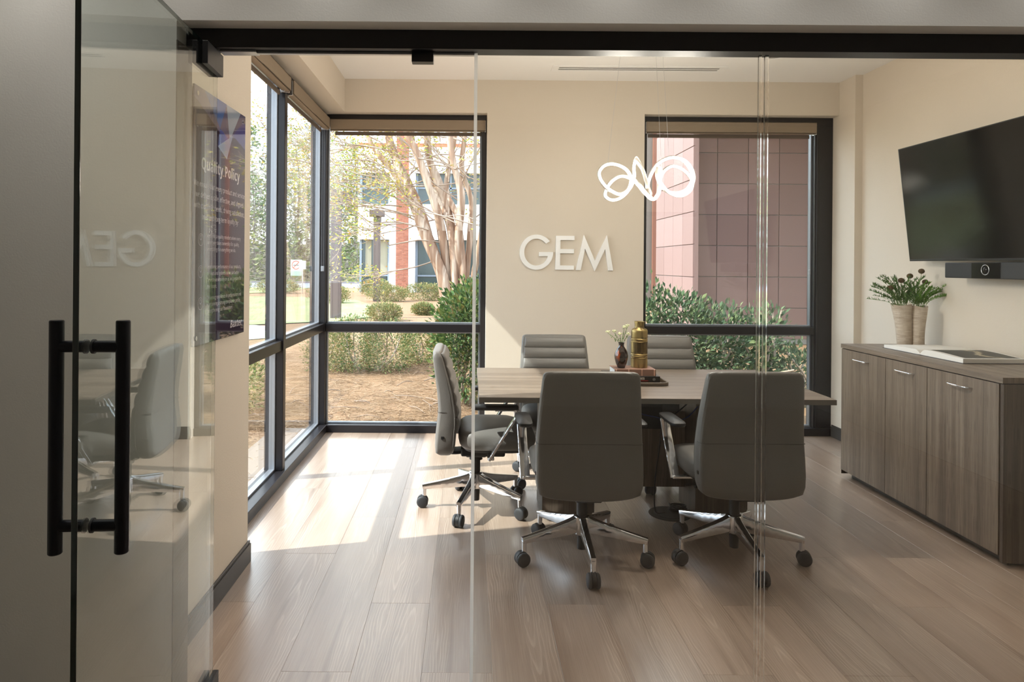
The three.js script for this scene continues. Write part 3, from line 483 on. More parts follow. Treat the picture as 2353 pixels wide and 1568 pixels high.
{ // large open picture book, spine across the cabinet, foot edge towards the room
  const bk = thing('open_book', 'large open picture book lying on the cabinet', 'book', null, [2.745, 0.923, -4.02]), wX = 0.36, L = 0.35, cov = std(C(0.008, 0.01, 0.02), 0.4);
  part(bk, 'cover', merge([bb(-0.006, wX + 0.006, 0, 0.003, -L - 0.006, -0.008, 0.001), bb(-0.006, wX + 0.006, 0, 0.003, 0.008, L + 0.006, 0.001), bb(-0.006, wX + 0.006, 0.0, 0.004, -0.012, 0.012, 0.001)]), cov);
  const half = (s, th, mat, name) => { const top = [], n = 26; for (let i = 0; i <= n; i++) { const t = i / n; top.push([s * t * L, 0.003 + th * (0.25 + 0.75 * Math.min(1, 1.35 * Math.sin(Math.PI * Math.min(0.5, t * 2.6) ) ) - 0.3 * smooth(0.3, 1, t)) * (t === 0 ? 0.55 : 1)]); }
    const sh = new THREE.Shape(); sh.moveTo(0, 0.003); for (const [z, y] of top) sh.lineTo(z, y); sh.lineTo(s * L, 0.003); sh.closePath();
    const g = new THREE.ExtrudeGeometry(sh, { depth: wX, bevelEnabled: false }); g.rotateY(Math.PI / 2); // shape x -> -z, extrude -> +x
    g.scale(1, 1, -1); const ix = g.attributes.position; for (let i = 0; i < ix.count; i += 3) { for (const at of ['position', 'normal', 'uv']) { const A = g.attributes[at], k = A.itemSize; for (let c = 0; c < k; c++) { const t = A.array[i * k + c]; A.array[i * k + c] = A.array[(i + 1) * k + c]; A.array[(i + 1) * k + c] = t; } } }
    g.computeVertexNormals(); part(bk, name, uvm(g), M.paper);
    if (mat) { const P = [], U = [], I = [], m0 = 0.13, m1 = 0.93; const rows = 30; for (let i = 0; i <= rows; i++) { const t = lerp(m0, m1, i / rows), k = t * n, a = Math.floor(k), y = lerp(top[a][1], top[Math.min(n, a + 1)][1], k - a) + 0.0008; for (const x of [0.03, wX - 0.02]) { P.push(x, y, s * t * L); U.push(i / rows, x > 0.1 ? 1 : 0); } if (i) { const b = i * 2; s > 0 ? I.push(b - 2, b, b - 1, b - 1, b, b + 1) : I.push(b - 2, b - 1, b, b - 1, b + 1, b); } }
      const pg = new THREE.BufferGeometry(); pg.setAttribute('position', new THREE.Float32BufferAttribute(P, 3)); pg.setAttribute('uv', new THREE.Float32BufferAttribute(U, 2)); pg.setIndex(I); pg.computeVertexNormals(); part(bk, 'printed_page', pg, mat); } };
  half(-1, 0.028, null, 'far_pages');
  half(1, 0.034, std(C(1, 1, 1), 0.45, 0, { map: dataTex(256, 256, (u, v) => { const y = 0.62 + 0.12 * Math.sin(u * 7) + (fbm(u * 16, 0.4, 411, 3) - 0.5) * 0.12, b = smooth(0.1, 0.03, Math.abs(v - y)) * (0.5 + 0.7 * fbm(u * 40, v * 40, 413, 3)); return mix3(rgb(38, 38, 36), rgb(196, 182, 152), clamp(b)); }, true, THREE.ClampToEdgeWrapping) }), 'near_pages');
}

// ───────────────────────── television ─────────────────────────
const tv = thing('television', 'large black wall-mounted television tilted towards the table', 'television', null, [3.0, 1.885, -3.88], 0);
{ const w = 1.374, h = 0.775, tilt = new THREE.Group();
  const rot = (g) => g.rotateZ(-0.113 * -1);
  // local: screen faces -x, width along z
  const mk = (name, g, m, l) => part(tv, name, g.rotateZ(0.113), m, l);
  mk('casing', bb(0.002, 0.04, -h / 2, h / 2, -w / 2, w / 2, 0.004), M.plastic);
  mk('screen', bb(-0.0008, 0.002, -h / 2 + 0.012, h / 2 - 0.006, -w / 2 + 0.006, w / 2 - 0.006), M.screen, 'glossy black screen');
  mk('bezel', merge([bb(-0.002, 0.01, -h / 2 - 0.001, -h / 2 + 0.012, -w / 2, w / 2, 0.001), bb(-0.0015, 0.01, h / 2 - 0.006, h / 2 + 0.001, -w / 2, w / 2, 0.001), bb(-0.0015, 0.01, -h / 2, h / 2, -w / 2 - 0.001, -w / 2 + 0.006, 0.001), bb(-0.0015, 0.01, -h / 2, h / 2, w / 2 - 0.006, w / 2 + 0.001, 0.001)]), std(C(0.03, 0.032, 0.036), 0.3, 0.4));
  part(tv, 'wall_mount', bb(0.04, 0.19, -0.16, 0.16, -0.2, 0.2, 0.004), M.plastic);
}
const vb = thing('video_bar', 'black conference camera bar under the television', 'video bar', null, [3.03, 1.44, -3.88]);
part(vb, 'body', bb(0, 0.075, -0.048, 0.048, -0.335, 0.335, 0.006), std(C(0.014, 0.016, 0.02), 0.6));
part(vb, 'camera_panel', bb(-0.002, 0.01, -0.046, 0.046, -0.11, 0.11, 0.003), M.screen);
part(vb, 'lens_ring', new THREE.TorusGeometry(0.029, 0.0022, 8, 36).rotateY(Math.PI / 2).translate(-0.003, 0.004, 0), M.steel);
part(vb, 'lens', new THREE.SphereGeometry(0.016, 20, 12).scale(0.35, 1, 1).translate(-0.003, 0.004, 0), M.screen);
part(vb, 'bracket', bb(0.06, 0.16, -0.02, 0.045, -0.08, 0.08, 0.003), M.plastic);

// ───────────────────────── letters ─────────────────────────
{ const s = 1 / 9.05 * 5.607 / F;      // zoom pixels to metres
  const X0 = (1170 + 4 - 1078) * 5.607 / F, toS = (list) => { const sh = new THREE.Shape(); list.forEach(([x, y], i) => { const p = [(x) * s, -(y + x * 0.0078 * -1) * s]; i ? sh.lineTo(...p) : sh.moveTo(...p); }); return sh; };
  const ytop = 1.45 - (520 - 609 - 0.9) * 5.607 / F;
  const mk = (label, list) => { const g = new THREE.ExtrudeGeometry(toS(list), { depth: 0.022, bevelEnabled: true, bevelThickness: 0.0015, bevelSize: 0.001, bevelSegments: 2, curveSegments: 24 }); g.translate(X0, ytop, ZB + 0.002); return single('wall_letter', label, 'letter', g, M.white, 'raised letters on the back wall'); };
  const G = [], cx = 523, cy = 543, ro = [345, 363], ri = [255, 280];
  for (let a = -38; a >= -360; a -= 4) G.push([cx + Math.cos(a * Math.PI / 180) * ro[0], cy + Math.sin(a * Math.PI / 180) * ro[1]]);
  G.push([862, 543], [580, 543], [580, 625], [762, 625]);
  for (let a = -340; a <= -40; a += 4) G.push([cx + Math.cos(a * Math.PI / 180) * ri[0], cy + Math.sin(a * Math.PI / 180) * ri[1]]);
  mk('raised white letter G on the cream wall', G);
  mk('raised white letter E on the cream wall', [[930, 205], [1308, 208], [1308, 293], [1016, 291], [1016, 480], [1298, 483], [1298, 567], [1014, 565], [1012, 822], [1297, 824], [1297, 908], [918, 904]]);
  mk('raised white letter M on the cream wall', [[1505, 190], [1733, 720], [1983, 200], [2112, 922], [2018, 922], [1945, 480], [1733, 936], [1530, 470], [1440, 914], [1345, 912]]);
}

// ───────────────────────── poster ─────────────────────────
{ const tex = canvasTex(720, 1280, (c, w, h) => {
    c.fillStyle = '#3f2f45'; c.fillRect(0, 0, w, h); c.fillStyle = '#2f2740'; c.fillRect(0, 0, w, 200);
    const tri = (p, f) => { c.fillStyle = f; c.beginPath(); p.forEach(([x, y], i) => (i ? c.lineTo(x, y) : c.moveTo(x, y))); c.closePath(); c.fill(); };
    tri([[0, 0], [w, 0], [w, 130], [380, 190], [0, 60]], '#6f6a86'); tri([[120, 0], [420, 0], [330, 150]], '#5a78b4'); tri([[420, 0], [640, 0], [470, 190]], '#a9b6c9'); tri([[330, 150], [470, 190], [300, 250]], '#3d4fa0'); tri([[w, 20], [w, 200], [520, 150]], '#51539a'); tri([[300, 250], [520, 150], [430, 300]], '#8ea0bd');
    c.fillStyle = '#e9e4e6'; c.textAlign = 'center'; c.font = 'bold 82px sans-serif'; c.fillText('Quality Policy', w / 2, 400);
    c.font = '38px sans-serif'; ['We ensure that every product and service', 'we deliver is safe, effective, and aligned', 'with customer needs, driving satisfaction,', 'trust and long-term loyalty by:'].forEach((t, i) => c.fillText(t, w / 2, 490 + i * 54));
    c.textAlign = 'left'; c.font = '27px sans-serif'; [['Fostering a quality mindset where every', 'employee takes ownership for quality,', 'prioritizing it in everything we do.'], ['Improving performance of our products,', 'services and systems so we can better', 'serve those who rely on us and prepare for', 'the future.'], ['Delivering excellence in performance and', 'maintaining a strong compliance profile,', 'strengthening our foundation.']].forEach((b, k) => b.forEach((t, i) => c.fillText(t, 170, 740 + k * 160 + i * 34, 500)));
    c.strokeStyle = '#d9cfd6'; c.lineWidth = 4; for (let k = 0; k < 3; k++) { c.beginPath(); c.arc(90, 755 + k * 160, 30, 0, 7); c.stroke(); c.beginPath(); c.arc(90, 745 + k * 160, 11, 0, 7); c.stroke(); }
    c.font = 'italic bold 58px sans-serif'; c.textAlign = 'right'; c.fillText('Baxter', w - 40, 1235); });
  const p = thing('poster', 'dark purple acrylic policy poster on the cream wall', 'poster', null, [XL + 0.001, 1.63, -2.79]), w = 0.57, h = 1.0;
  part(p, 'panel', bb(0.012, 0.018, -h / 2, h / 2, -w / 2, w / 2, 0.001), std(C(0.05, 0.035, 0.055), 0.06, 0, { clearcoat: 1, clearcoatRoughness: 0.02 }));
  const pr = part(p, 'print', new THREE.PlaneGeometry(w, h).rotateY(Math.PI / 2).translate(0.0186, 0, 0), std(C(0.85, 0.85, 0.85), 0.05, 0, { map: tex, clearcoat: 1, clearcoatRoughness: 0.01 }));
  for (const a of [-1, 1]) for (const b of [-1, 1]) part(p, 'standoff', new THREE.CylinderGeometry(0.009, 0.009, 0.021, 18).rotateZ(Math.PI / 2).translate(0.0125, a * (h / 2 - 0.03), b * (w / 2 - 0.025)), M.chrome);
}

// ───────────────────────── ceiling fittings and lamps ─────────────────────────
function downlight(label, x, z) {
  const d = thing('ceiling_downlight', label, 'downlight', 'recessed ceiling downlights', [x, CEIL, z]);
  part(d, 'trim_ring', lathe([[0.052, 0.0], [0.05, -0.003], [0.06, -0.006], [0.068, -0.004], [0.07, 0]], 40), M.white);
  part(d, 'reflector', lathe([[0.051, -0.0005], [0.04, -0.0016], [0.038, -0.0018]], 32), M.steel);
  part(d, 'lamp_lens', new THREE.CircleGeometry(0.039, 28).rotateX(Math.PI / 2).translate(0, -0.0022, 0), std(C(0.5, 0.49, 0.46), 0.5));
}
downlight('recessed downlight above the doorway side of the room', -0.12, -4.92);
downlight('recessed downlight near the television wall', 2.27, -4.92);
// wall washers added out of view to brighten the corridor wall
for (const [x, power] of [[-1.35, 1.1], [-0.9, 0.75], [-0.45, 0.9], [0, 1.0], [0.45, 1.0], [0.9, 0.95], [1.35, 0.85], [1.8, 0.75], [2.25, 0.65], [2.7, 0.55]]) {
  const d = thing('added_wall_washer', 'small unseen wall-washing lamp added in the corridor ceiling row', 'downlight', 'added corridor lamps', [x, 2.9, -1.88]);
  part(d, 'trim_ring', lathe([[0.04, 0], [0.042, -0.005], [0.055, -0.005], [0.058, 0]], 32), M.white);
  part(d, 'lamp_lens', new THREE.CircleGeometry(0.039, 24).rotateX(Math.PI / 2).translate(0, -0.002, 0), new THREE.MeshStandardMaterial({ color: C(0.8, 0.8, 0.78), emissive: C(1, 0.97, 0.92), emissiveIntensity: 3, roughness: 0.6 }));
  const s = new THREE.SpotLight(C(1, 0.97, 0.92), power, 0, 0.6, 1, 2); s.position.set(x, 2.88, -1.88); s.target.position.set(x, 0, -1.88); s.castShadow = true; s.shadow.radius = 2; s.name = 'added_washer_lamp'; scene.add(s, s.target);
}
const vent = thing('ceiling_vent', 'white linear slot air diffuser in the ceiling', 'vent', null, [1.335, CEIL, -5.26]);
part(vent, 'frame', merge([bb(-0.69, 0.69, -0.004, 0, -0.075, -0.035, 0.001), bb(-0.69, 0.69, -0.004, 0, 0.035, 0.075, 0.001), bb(-0.64, 0.64, -0.004, 0, -0.008, 0.008, 0.001), bb(-0.69, -0.635, -0.004, 0, -0.035, 0.035), bb(0.635, 0.69, -0.004, 0, -0.035, 0.035)]), M.white);
for (const z of [-0.021, 0.021]) part(vent, 'slot', bb(-0.635, 0.635, -0.0012, 0, z - 0.012, z + 0.012), M.base);

{ // looping ribbon pendant
  const D = 4.06, k = D / F / 8.404, P = [[550, 490, 0.02, 0], [770, 590, 0.05, 0], [872, 760, 0.07, 0], [858, 950, 0.07, 0], [720, 1140, 0.04, 20], [560, 1182, 0.0, 0], [462, 1090, -0.04, 0], [505, 940, -0.07, 0], [640, 765, -0.09, 0], [800, 682, -0.09, 0], [950, 745, -0.06, 60], [1060, 885, -0.02, 120], [1160, 1060, 0.02, 120], [1235, 1165, 0.05, 60], [1320, 1182, 0.06, 0], [1420, 1070, 0.05, 0], [1490, 910, 0.0, 0], [1560, 710, -0.06, 0], [1690, 540, -0.1, 0], [1860, 458, -0.12, 0], [2030, 525, -0.11, 0], [2150, 680, -0.08, 0], [2172, 825, -0.05, 0], [2085, 985, -0.01, 0], [1930, 1082, 0.02, 0], [1775, 1108, 0.05, 0], [1590, 1045, 0.07, 0], [1455, 900, 0.08, 30], [1410, 740, 0.06, 30], [1450, 590, 0.02, 30], [1508, 545, -0.02, 0], [1545, 620, -0.04, 0], [1530, 800, -0.04, 0], [1600, 970, -0.02, 0], [1780, 1048, 0.02, 0], [1940, 1000, 0.06, 0], [2045, 850, 0.09, 40], [2035, 680, 0.1, 60], [1930, 490, 0.09, 40], [1790, 390, 0.06, 0], [1640, 372, 0.03, 0], [1460, 470, -0.02, 0], [1350, 680, -0.05, 0], [1305, 880, -0.07, 30], [1318, 1040, -0.05, 90], [1190, 820, 0.03, 170], [1080, 600, 0.07, 170], [985, 375, 0.05, 90], [985, 540, -0.01, 20], [1012, 700, -0.03, 0], [965, 880, -0.03, 0], [860, 1010, -0.01, 0], [720, 1078, 0.02, 0], [560, 1050, 0.05, 0], [400, 940, 0.06, 20], [302, 790, 0.05, 0], [300, 640, 0.03, 0], [400, 525, 0.02, 0]];
  const pts = P.map(([x, y, z]) => V((x - 1200) * k, -(y - 760) * k, z)), n = 620, c = new THREE.CatmullRomCurve3(pts, true, 'centripetal'), line = [], tw = [];
  for (let i = 0; i < n; i++) { const t = i / n, f = t * P.length, a = Math.floor(f) % P.length, b = (a + 1) % P.length; line.push(c.getPoint(t)); tw.push(lerp(P[a][3], P[b][3], f - Math.floor(f)) * Math.PI / 180); }
  const fr = line.map((p, i) => { const T = V().subVectors(line[(i + 1) % n], line[(i + n - 1) % n]).normalize(), N = V(0, -0.25, 1); N.addScaledVector(T, -N.dot(T)); if (N.length() < 0.15) N.add(V(0.3, 0.3, 0).addScaledVector(T, -V(0.3, 0.3, 0).dot(T))); return N.normalize(); });
  for (let r = 0; r < 14; r++) { const q = fr.map((f, i) => V().add(fr[(i + n - 1) % n]).add(f).add(fr[(i + 1) % n]).normalize()); q.forEach((f, i) => fr[i].copy(f)); }
  const up = (i, T) => { const N = fr[i].clone().addScaledVector(T, -fr[i].dot(T)).normalize(); return N.applyAxisAngle(T, tw[i]); };
  const x = (1340 + 1200 / 8.404 - 1078 - 1.5) * D / F, y = 1.45 - (320 + 760 / 8.404 - 609 - 3) * D / F;
  const pd = thing('ribbon_pendant', 'looping silver ribbon pendant lamp glowing above the table', 'pendant lamp', null, [x, y, -D]);
  part(pd, 'ribbon_housing', sweep(line, rect(0.019, 0.02, 0.002).map(([a, b]) => [a, b - 0.011]), up, { closed: true }), std(C(0.72, 0.7, 0.66), 0.28, 0.9));
  part(pd, 'led_diffuser', sweep(line, rect(0.015, 0.003, 0.001).map(([a, b]) => [a, b]), up, { closed: true }), new THREE.MeshStandardMaterial({ color: C(0.9, 0.88, 0.84), emissive: C(1, 0.87, 0.68), emissiveIntensity: 2.6, roughness: 0.5 }));
  const wire = (a, b) => part(pd, 'suspension_wire', tube([a, b], 0.0009, 2, 5), M.steel);
  const w = (zx, zy) => V((zx - 1200) * k, -(zy - 760) * k, 0), top = (px) => V((px - 1078) * D / F - x, CEIL - y, 0);
  wire(w(468, 500), V(-0.13, CEIL - y, 0.0)); wire(w(1510, 545), V(0.05, CEIL - y, -0.02)); wire(w(1625, 372).setZ(0.03), V(0.075, CEIL - y, 0.03));
  part(pd, 'ceiling_canopy', cyl(0.06, 0.06, 0.025, 0, CEIL - y - 0.025, 0, 36), M.white);
  for (const [zx, zy, zz] of [[640, 850, 0.1], [1780, 780, 0.12]]) { const l = new THREE.PointLight(C(1, 0.92, 0.8), 1.5); l.position.set(x + (zx - 1200) * k, y - (zy - 760) * k, -D + zz); l.castShadow = true; l.shadow.radius = 5; l.name = 'pendant_lamp'; scene.add(l); }
}

// ───────────────────────── outdoors ─────────────────────────
const GY = -0.04;
const strawTex = canvasTex(1024, 1024, (c, w, h) => { c.fillStyle = '#b08a63'; c.fillRect(0, 0, w, h); const r = mulberry(3), col = ['#c9a47a', '#d8b78c', '#a87f58', '#8d6845', '#e2c49c', '#bb9268', '#9c7850', '#efd6b2'];
  for (let i = 0; i < 9000; i++) { c.strokeStyle = col[Math.floor(r() * col.length)]; c.lineWidth = 1 + r() * 1.4; const x = r() * w, y = r() * h, a = r() * 6.28, l = 18 + r() * 40; c.beginPath(); c.moveTo(x, y); c.quadraticCurveTo(x + Math.cos(a) * l * 0.5 + r() * 8 - 4, y + Math.sin(a) * l * 0.5 + r() * 8 - 4, x + Math.cos(a) * l, y + Math.sin(a) * l); c.stroke(); } });
strawTex.wrapS = strawTex.wrapT = THREE.RepeatWrapping; strawTex.repeat.set(0.7, 0.7);
const lawnTex = dataTex(512, 512, (u, v) => { const a = fbm(u * 10, v * 10, 501, 4), b = fbm(u * 120, v * 120, 503, 2); return mix3(mix3(rgb(158, 170, 112), rgb(196, 188, 140), clamp(a * 1.5 - 0.3)), rgb(120, 138, 80), (b - 0.4) * 0.7); }); lawnTex.repeat.set(0.25, 0.25);
const flatPoly = (pts, y) => { const sh = new THREE.Shape(pts.map(([x, d]) => new THREE.Vector2(x, d))); const g = new THREE.ShapeGeometry(sh).rotateX(-Math.PI / 2).translate(0, y, 0); const p = g.attributes.position, uv = g.attributes.uv; for (let i = 0; i < p.count; i++) uv.setXY(i, p.getX(i), p.getZ(i)); return g; };
struct('ground', 'pine straw mulch bed outside the windows', 'ground', flatPoly([[-120, -40], [60, -40], [60, 160], [-120, 160]], GY), std(C(0.5, 0.475, 0.46), 0.95, 0, { map: strawTex }));
struct('lawn', 'light green lawn beyond the mulch bed', 'lawn', flatPoly([[-40, 16.2], [-5.2, 15.8], [-3.4, 17], [-2.7, 18.5], [-3.2, 23], [-4.6, 27], [-7, 29], [-40, 33]], GY + 0.02), std(C(0.6, 0.6, 0.58), 0.95, 0, { map: lawnTex }));
struct('lawn_verge', 'grass verge between the road and the woods', 'lawn', merge([flatPoly([[-80, 50.5], [10, 50.5], [10, 58], [-80, 58]], GY + 0.02), flatPoly([[-60, 33.6], [-12, 31], [-9.4, 34], [-9.6, 40], [-60, 44]], GY + 0.021)]), std(C(0.62, 0.64, 0.58), 0.95, 0, { map: lawnTex }));
struct('path', 'pale concrete footpath crossing the grass', 'path', flatPoly([[-40, 13.2], [-4.6, 12.4], [-3.8, 13.3], [-4.2, 15.2], [-5.2, 15.9], [-40, 16.3]], GY + 0.012), std(C(0.42, 0.37, 0.32), 0.9));
struct('road', 'grey asphalt road in front of the woods', 'road', flatPoly([[-120, 42], [-9.5, 40.6], [12, 42], [12, 50], [-120, 50]], GY + 0.01), std(C(0.25, 0.27, 0.31), 0.9));
struct('kerb', 'dark kerb along the far side of the road', 'kerb', bb(-90, 10, GY, GY + 0.14, -50, -50.3), std(C(0.2, 0.18, 0.18), 0.9));
{ const r = mulberry(8), g = new THREE.CylinderGeometry(0.0011, 0.0016, 0.16, 3).rotateZ(Math.PI / 2), ms = [], cs = [], q = new THREE.Quaternion();
  for (let i = 0; i < 9000; i++) { const d = 5.9 + Math.pow(r(), 1.5) * 6.5, x = -2.6 + r() * 4.2 - (d - 6) * 0.25 * r(); q.setFromEuler(new THREE.Euler((r() - 0.5) * 0.2, r() * 6.3, (r() - 0.5) * 0.35)); ms.push(new THREE.Matrix4().compose(V(x, GY + 0.006 + r() * 0.02, -d), q, V(0.6 + r() * 1.1, 1.3, 1.3))); const t = r(); cs.push(C(lerp(0.36, 0.82, t), lerp(0.22, 0.6, t), lerp(0.11, 0.38, t))); }
  for (let i = 0; i < 4500; i++) { const d = 3.2 + r() * 3, x = -1.5 - r() * 2.2; q.setFromEuler(new THREE.Euler((r() - 0.5) * 0.2, r() * 6.3, (r() - 0.5) * 0.35)); ms.push(new THREE.Matrix4().compose(V(x, GY + 0.006 + r() * 0.02, -d), q, V(0.6 + r() * 1.1, 1.3, 1.3))); const t = r(); cs.push(C(lerp(0.36, 0.82, t), lerp(0.22, 0.6, t), lerp(0.11, 0.38, t))); }
  const m = instanced(scene, 'pine_needles', g, std(C(0.52, 0.5, 0.48), 0.9), ms, cs); tag(m, 'loose tan pine needles covering the mulch bed', 'pine straw', null, 'stuff'); }

{ const r = mulberry(23), g = []; for (let i = 0; i < 70; i++) { const d = 6.2 + r() * 6, x = -2.2 + r() * 2.2, a = r() * 6.3, l = 0.1 + r() * 0.35; g.push(tube([V(x, GY + 0.012, -d), V(x + Math.cos(a) * l * 0.5, GY + 0.02 + r() * 0.03, -d + Math.sin(a) * l * 0.5 + 0.03), V(x + Math.cos(a) * l, GY + 0.015, -d + Math.sin(a) * l)], 0.003 + r() * 0.004, 6, 5)); }
  single('fallen_twigs', 'dry fallen twigs scattered over the pine straw', 'twigs', merge(g), std(C(0.26, 0.19, 0.14), 0.9), null, 'stuff'); }

// plants: leaves are folded blades set on a cloud of points
function leafGeo(l, w) { const g = new THREE.BufferGeometry(); g.setAttribute('position', new THREE.Float32BufferAttribute([0, 0, 0, -w / 2, w * 0.18, l * 0.5, 0, 0, l * 0.55, w / 2, w * 0.18, l * 0.5, 0, -w * 0.1, l], 3)); g.setIndex([0, 2, 1, 0, 3, 2, 1, 2, 4, 2, 3, 4]); g.computeVertexNormals(); return withUv(g.toNonIndexed()); }
const leafMat = (rough = 0.45) => std(C(1, 1, 1), rough, 0, { side: THREE.DoubleSide, transmission: 0.25, thickness: 0, specularIntensity: 0.7 });
const leafBroad = leafGeo(1, 0.45), leafGloss = leafMat(0.9), leafSoft = leafMat(0.95);
function cloud(rnd, n, lobes, size, palette, shell = 0.55) {
  const ms = [], cs = [], q = new THREE.Quaternion(), tot = lobes.reduce((s, l) => s + l[3] * l[4] * l[5], 0);
  for (const [x, y, z, rx, ry, rz] of lobes) { const k = Math.round(n * rx * ry * rz / tot);
    for (let i = 0; i < k; i++) { const u = rnd() * 2 - 1, a = rnd() * 6.283, s = Math.sqrt(1 - u * u), r = Math.pow(lerp(shell ** 3, 1, rnd()), 1 / 3) * (0.85 + 0.3 * rnd()); const dir = V(s * Math.cos(a), u, s * Math.sin(a)), p = V(x + dir.x * rx * r, y + dir.y * ry * r, z + dir.z * rz * r); if (p.y < GY + 0.02) continue;
      const f = dir.clone().add(V(rnd() - 0.5, rnd() * 0.9, rnd() - 0.5)).normalize(); q.setFromUnitVectors(V(0, 0, 1), f); q.multiply(new THREE.Quaternion().setFromAxisAngle(V(0, 0, 1), rnd() * 6.28)); const sc = size * (0.6 + 0.8 * rnd()); ms.push(new THREE.Matrix4().compose(p, q, V(sc, sc, sc)));
      const t = rnd(), i0 = Math.floor(t * (palette.length - 1)), c = palette[i0].clone().lerp(palette[Math.min(i0 + 1, palette.length - 1)], t * (palette.length - 1) - i0); cs.push(c); } }
  return [ms, cs];
}
const GREEN = [C(0.035, 0.075, 0.025), C(0.06, 0.13, 0.035), C(0.1, 0.19, 0.05), C(0.2, 0.26, 0.07), C(0.3, 0.22, 0.07)];
const OLIVE = [C(0.1, 0.14, 0.04), C(0.2, 0.24, 0.08), C(0.34, 0.3, 0.12), C(0.45, 0.32, 0.14)];
const FRESH = [C(0.2, 0.3, 0.05), C(0.42, 0.46, 0.08), C(0.62, 0.52, 0.1), C(0.6, 0.34, 0.1)];
const bark = std(C(1, 1, 1), 0.85, 0, { map: dataTex(128, 512, (u, v) => { const s = fbm(u * 14, v * 3, 601, 4), f = fbm(u * 60, v * 14, 603, 3); return mix3(mix3(rgb(206, 186, 166), rgb(160, 128, 104), smooth(0.35, 0.65, s)), rgb(110, 80, 60), (f - 0.4) * 0.8); }) });
const twigMat = std(C(0.4, 0.31, 0.24), 0.9);
function shrub(label, pos, lobes, n, size, palette, seed, group, shell) {
  const s = thing('shrub', label, 'shrub', group, pos), r = mulberry(seed), st = [];
  for (const [x, y, z, rx, ry] of lobes) for (let i = 0; i < 4; i++) st.push(tube([V(x * 0.5, 0, z * 0.5), V(x + (r() - 0.5) * rx * 0.6, Math.max(0.05, y * 0.6), z + (r() - 0.5) * rx * 0.6), V(x + (r() - 0.5) * rx * 1.2, y + ry * (0.3 + 0.5 * r()), z + (r() - 0.5) * rx * 1.2)], 0.008 + size * 0.05, 8, 5));
  part(s, 'stems', merge(st), twigMat).userData.kind = 'stuff';
  const [ms, cs] = cloud(r, n, lobes, size, palette, shell); instanced(s, 'foliage', leafBroad, leafGloss, ms, cs);
}
const SH = 'clipped shrubs in the mulch bed';
shrub('large dark glossy hedge shrub right outside the window', [-0.02, GY, -7.1], [[0.0, 0.55, 0, 0.36, 0.55, 0.5], [0.08, 1.0, 0.1, 0.36, 0.34, 0.5], [-0.08, 0.8, 0.1, 0.3, 0.35, 0.4], [0.3, 0.9, 0, 0.4, 0.5, 0.5]], 11000, 0.055, GREEN, 31, SH, 0.3);
shrub('round olive shrub just beyond the lower back window pane', [-1.45, GY, -9.2], [[-0.15, 0.36, 0, 0.45, 0.4, 0.45], [0.35, 0.34, 0, 0.42, 0.38, 0.42], [-0.5, 0.3, 0, 0.35, 0.36, 0.4]], 12000, 0.034, OLIVE.concat(GREEN.slice(1, 3)), 32, SH);
shrub('small green shrub between olive shrub and hedge', [-0.75, GY, -9.9], [[0, 0.28, 0, 0.32, 0.3, 0.3]], 2800, 0.034, GREEN.slice(1).concat(OLIVE.slice(2)), 33, SH);
shrub('low shrub at the bottom of the corner window pane', [-2.35, GY, -6.6], [[0, 0.3, 0, 0.34, 0.36, 0.4], [-0.35, 0.22, 0.3, 0.3, 0.28, 0.3]], 4500, 0.036, OLIVE, 34, SH);
shrub('twiggy low shrub beside the mullion outside', [-2.3, GY, -5.0], [[0, 0.2, 0, 0.22, 0.24, 0.25]], 1200, 0.036, OLIVE.concat(GREEN.slice(1, 3)), 35, SH, 0.2);
{ const spots = [[-2.25, 17.5, 0.45, 0.42, 'rounded shrub at the edge of the lawn below the far lamp post'], [-1.35, 19.5, 0.32, 0.32, 'little shrub in the mulch right of the lawn edge'], [-5.3, 25, 0.75, 0.65, 'broad shrub behind the near lamp post'], [-3.3, 26.5, 0.8, 0.6, 'broad shrub at the foot of the far lamp post'], [-1.9, 27.5, 0.85, 0.65, 'broad shrub in front of the brick pier'], [-0.5, 27, 0.85, 0.68, 'broad shrub in front of the white pier'], [-4.4, 31, 0.75, 0.7, 'shrub against the building corner window'], [0.8, 26, 0.9, 0.7, 'shrub behind the multi-stemmed tree'], [-9.6, 33, 1.1, 0.6, 'wide shrub near the road sign'], [-12.8, 36, 0.9, 0.6, 'far shrub beside the road']];
  spots.forEach(([x, d, r, h, l], i) => shrub(l, [x, GY, -d], [[0, h * 0.55, 0, r, h * 0.55, r * 0.8], [r * 0.45, h * 0.5, 0.1, r * 0.6, h * 0.5, r * 0.6]], 3600, 0.04 + d * 0.0009, OLIVE, 40 + i, SH)); }
shrub('glossy leafy shrub outside the window beside the television', [2.35, GY, -7.2], [[-0.45, 0.7, 0, 0.35, 0.65, 0.35], [0, 0.62, 0.1, 0.4, 0.55, 0.35], [0.4, 0.6, 0, 0.4, 0.5, 0.35], [0.75, 0.55, 0, 0.3, 0.42, 0.3], [-0.1, 1.0, 0, 0.35, 0.25, 0.3], [0.9, 0.8, 0, 0.25, 0.3, 0.25], [1.25, 0.35, 0, 0.4, 0.35, 0.35], [0.5, 0.3, -0.1, 0.9, 0.3, 0.3]], 8500, 0.062, [C(0.025, 0.06, 0.028), C(0.055, 0.11, 0.045), C(0.1, 0.165, 0.075), C(0.2, 0.25, 0.1)], 36, SH, 0.3);

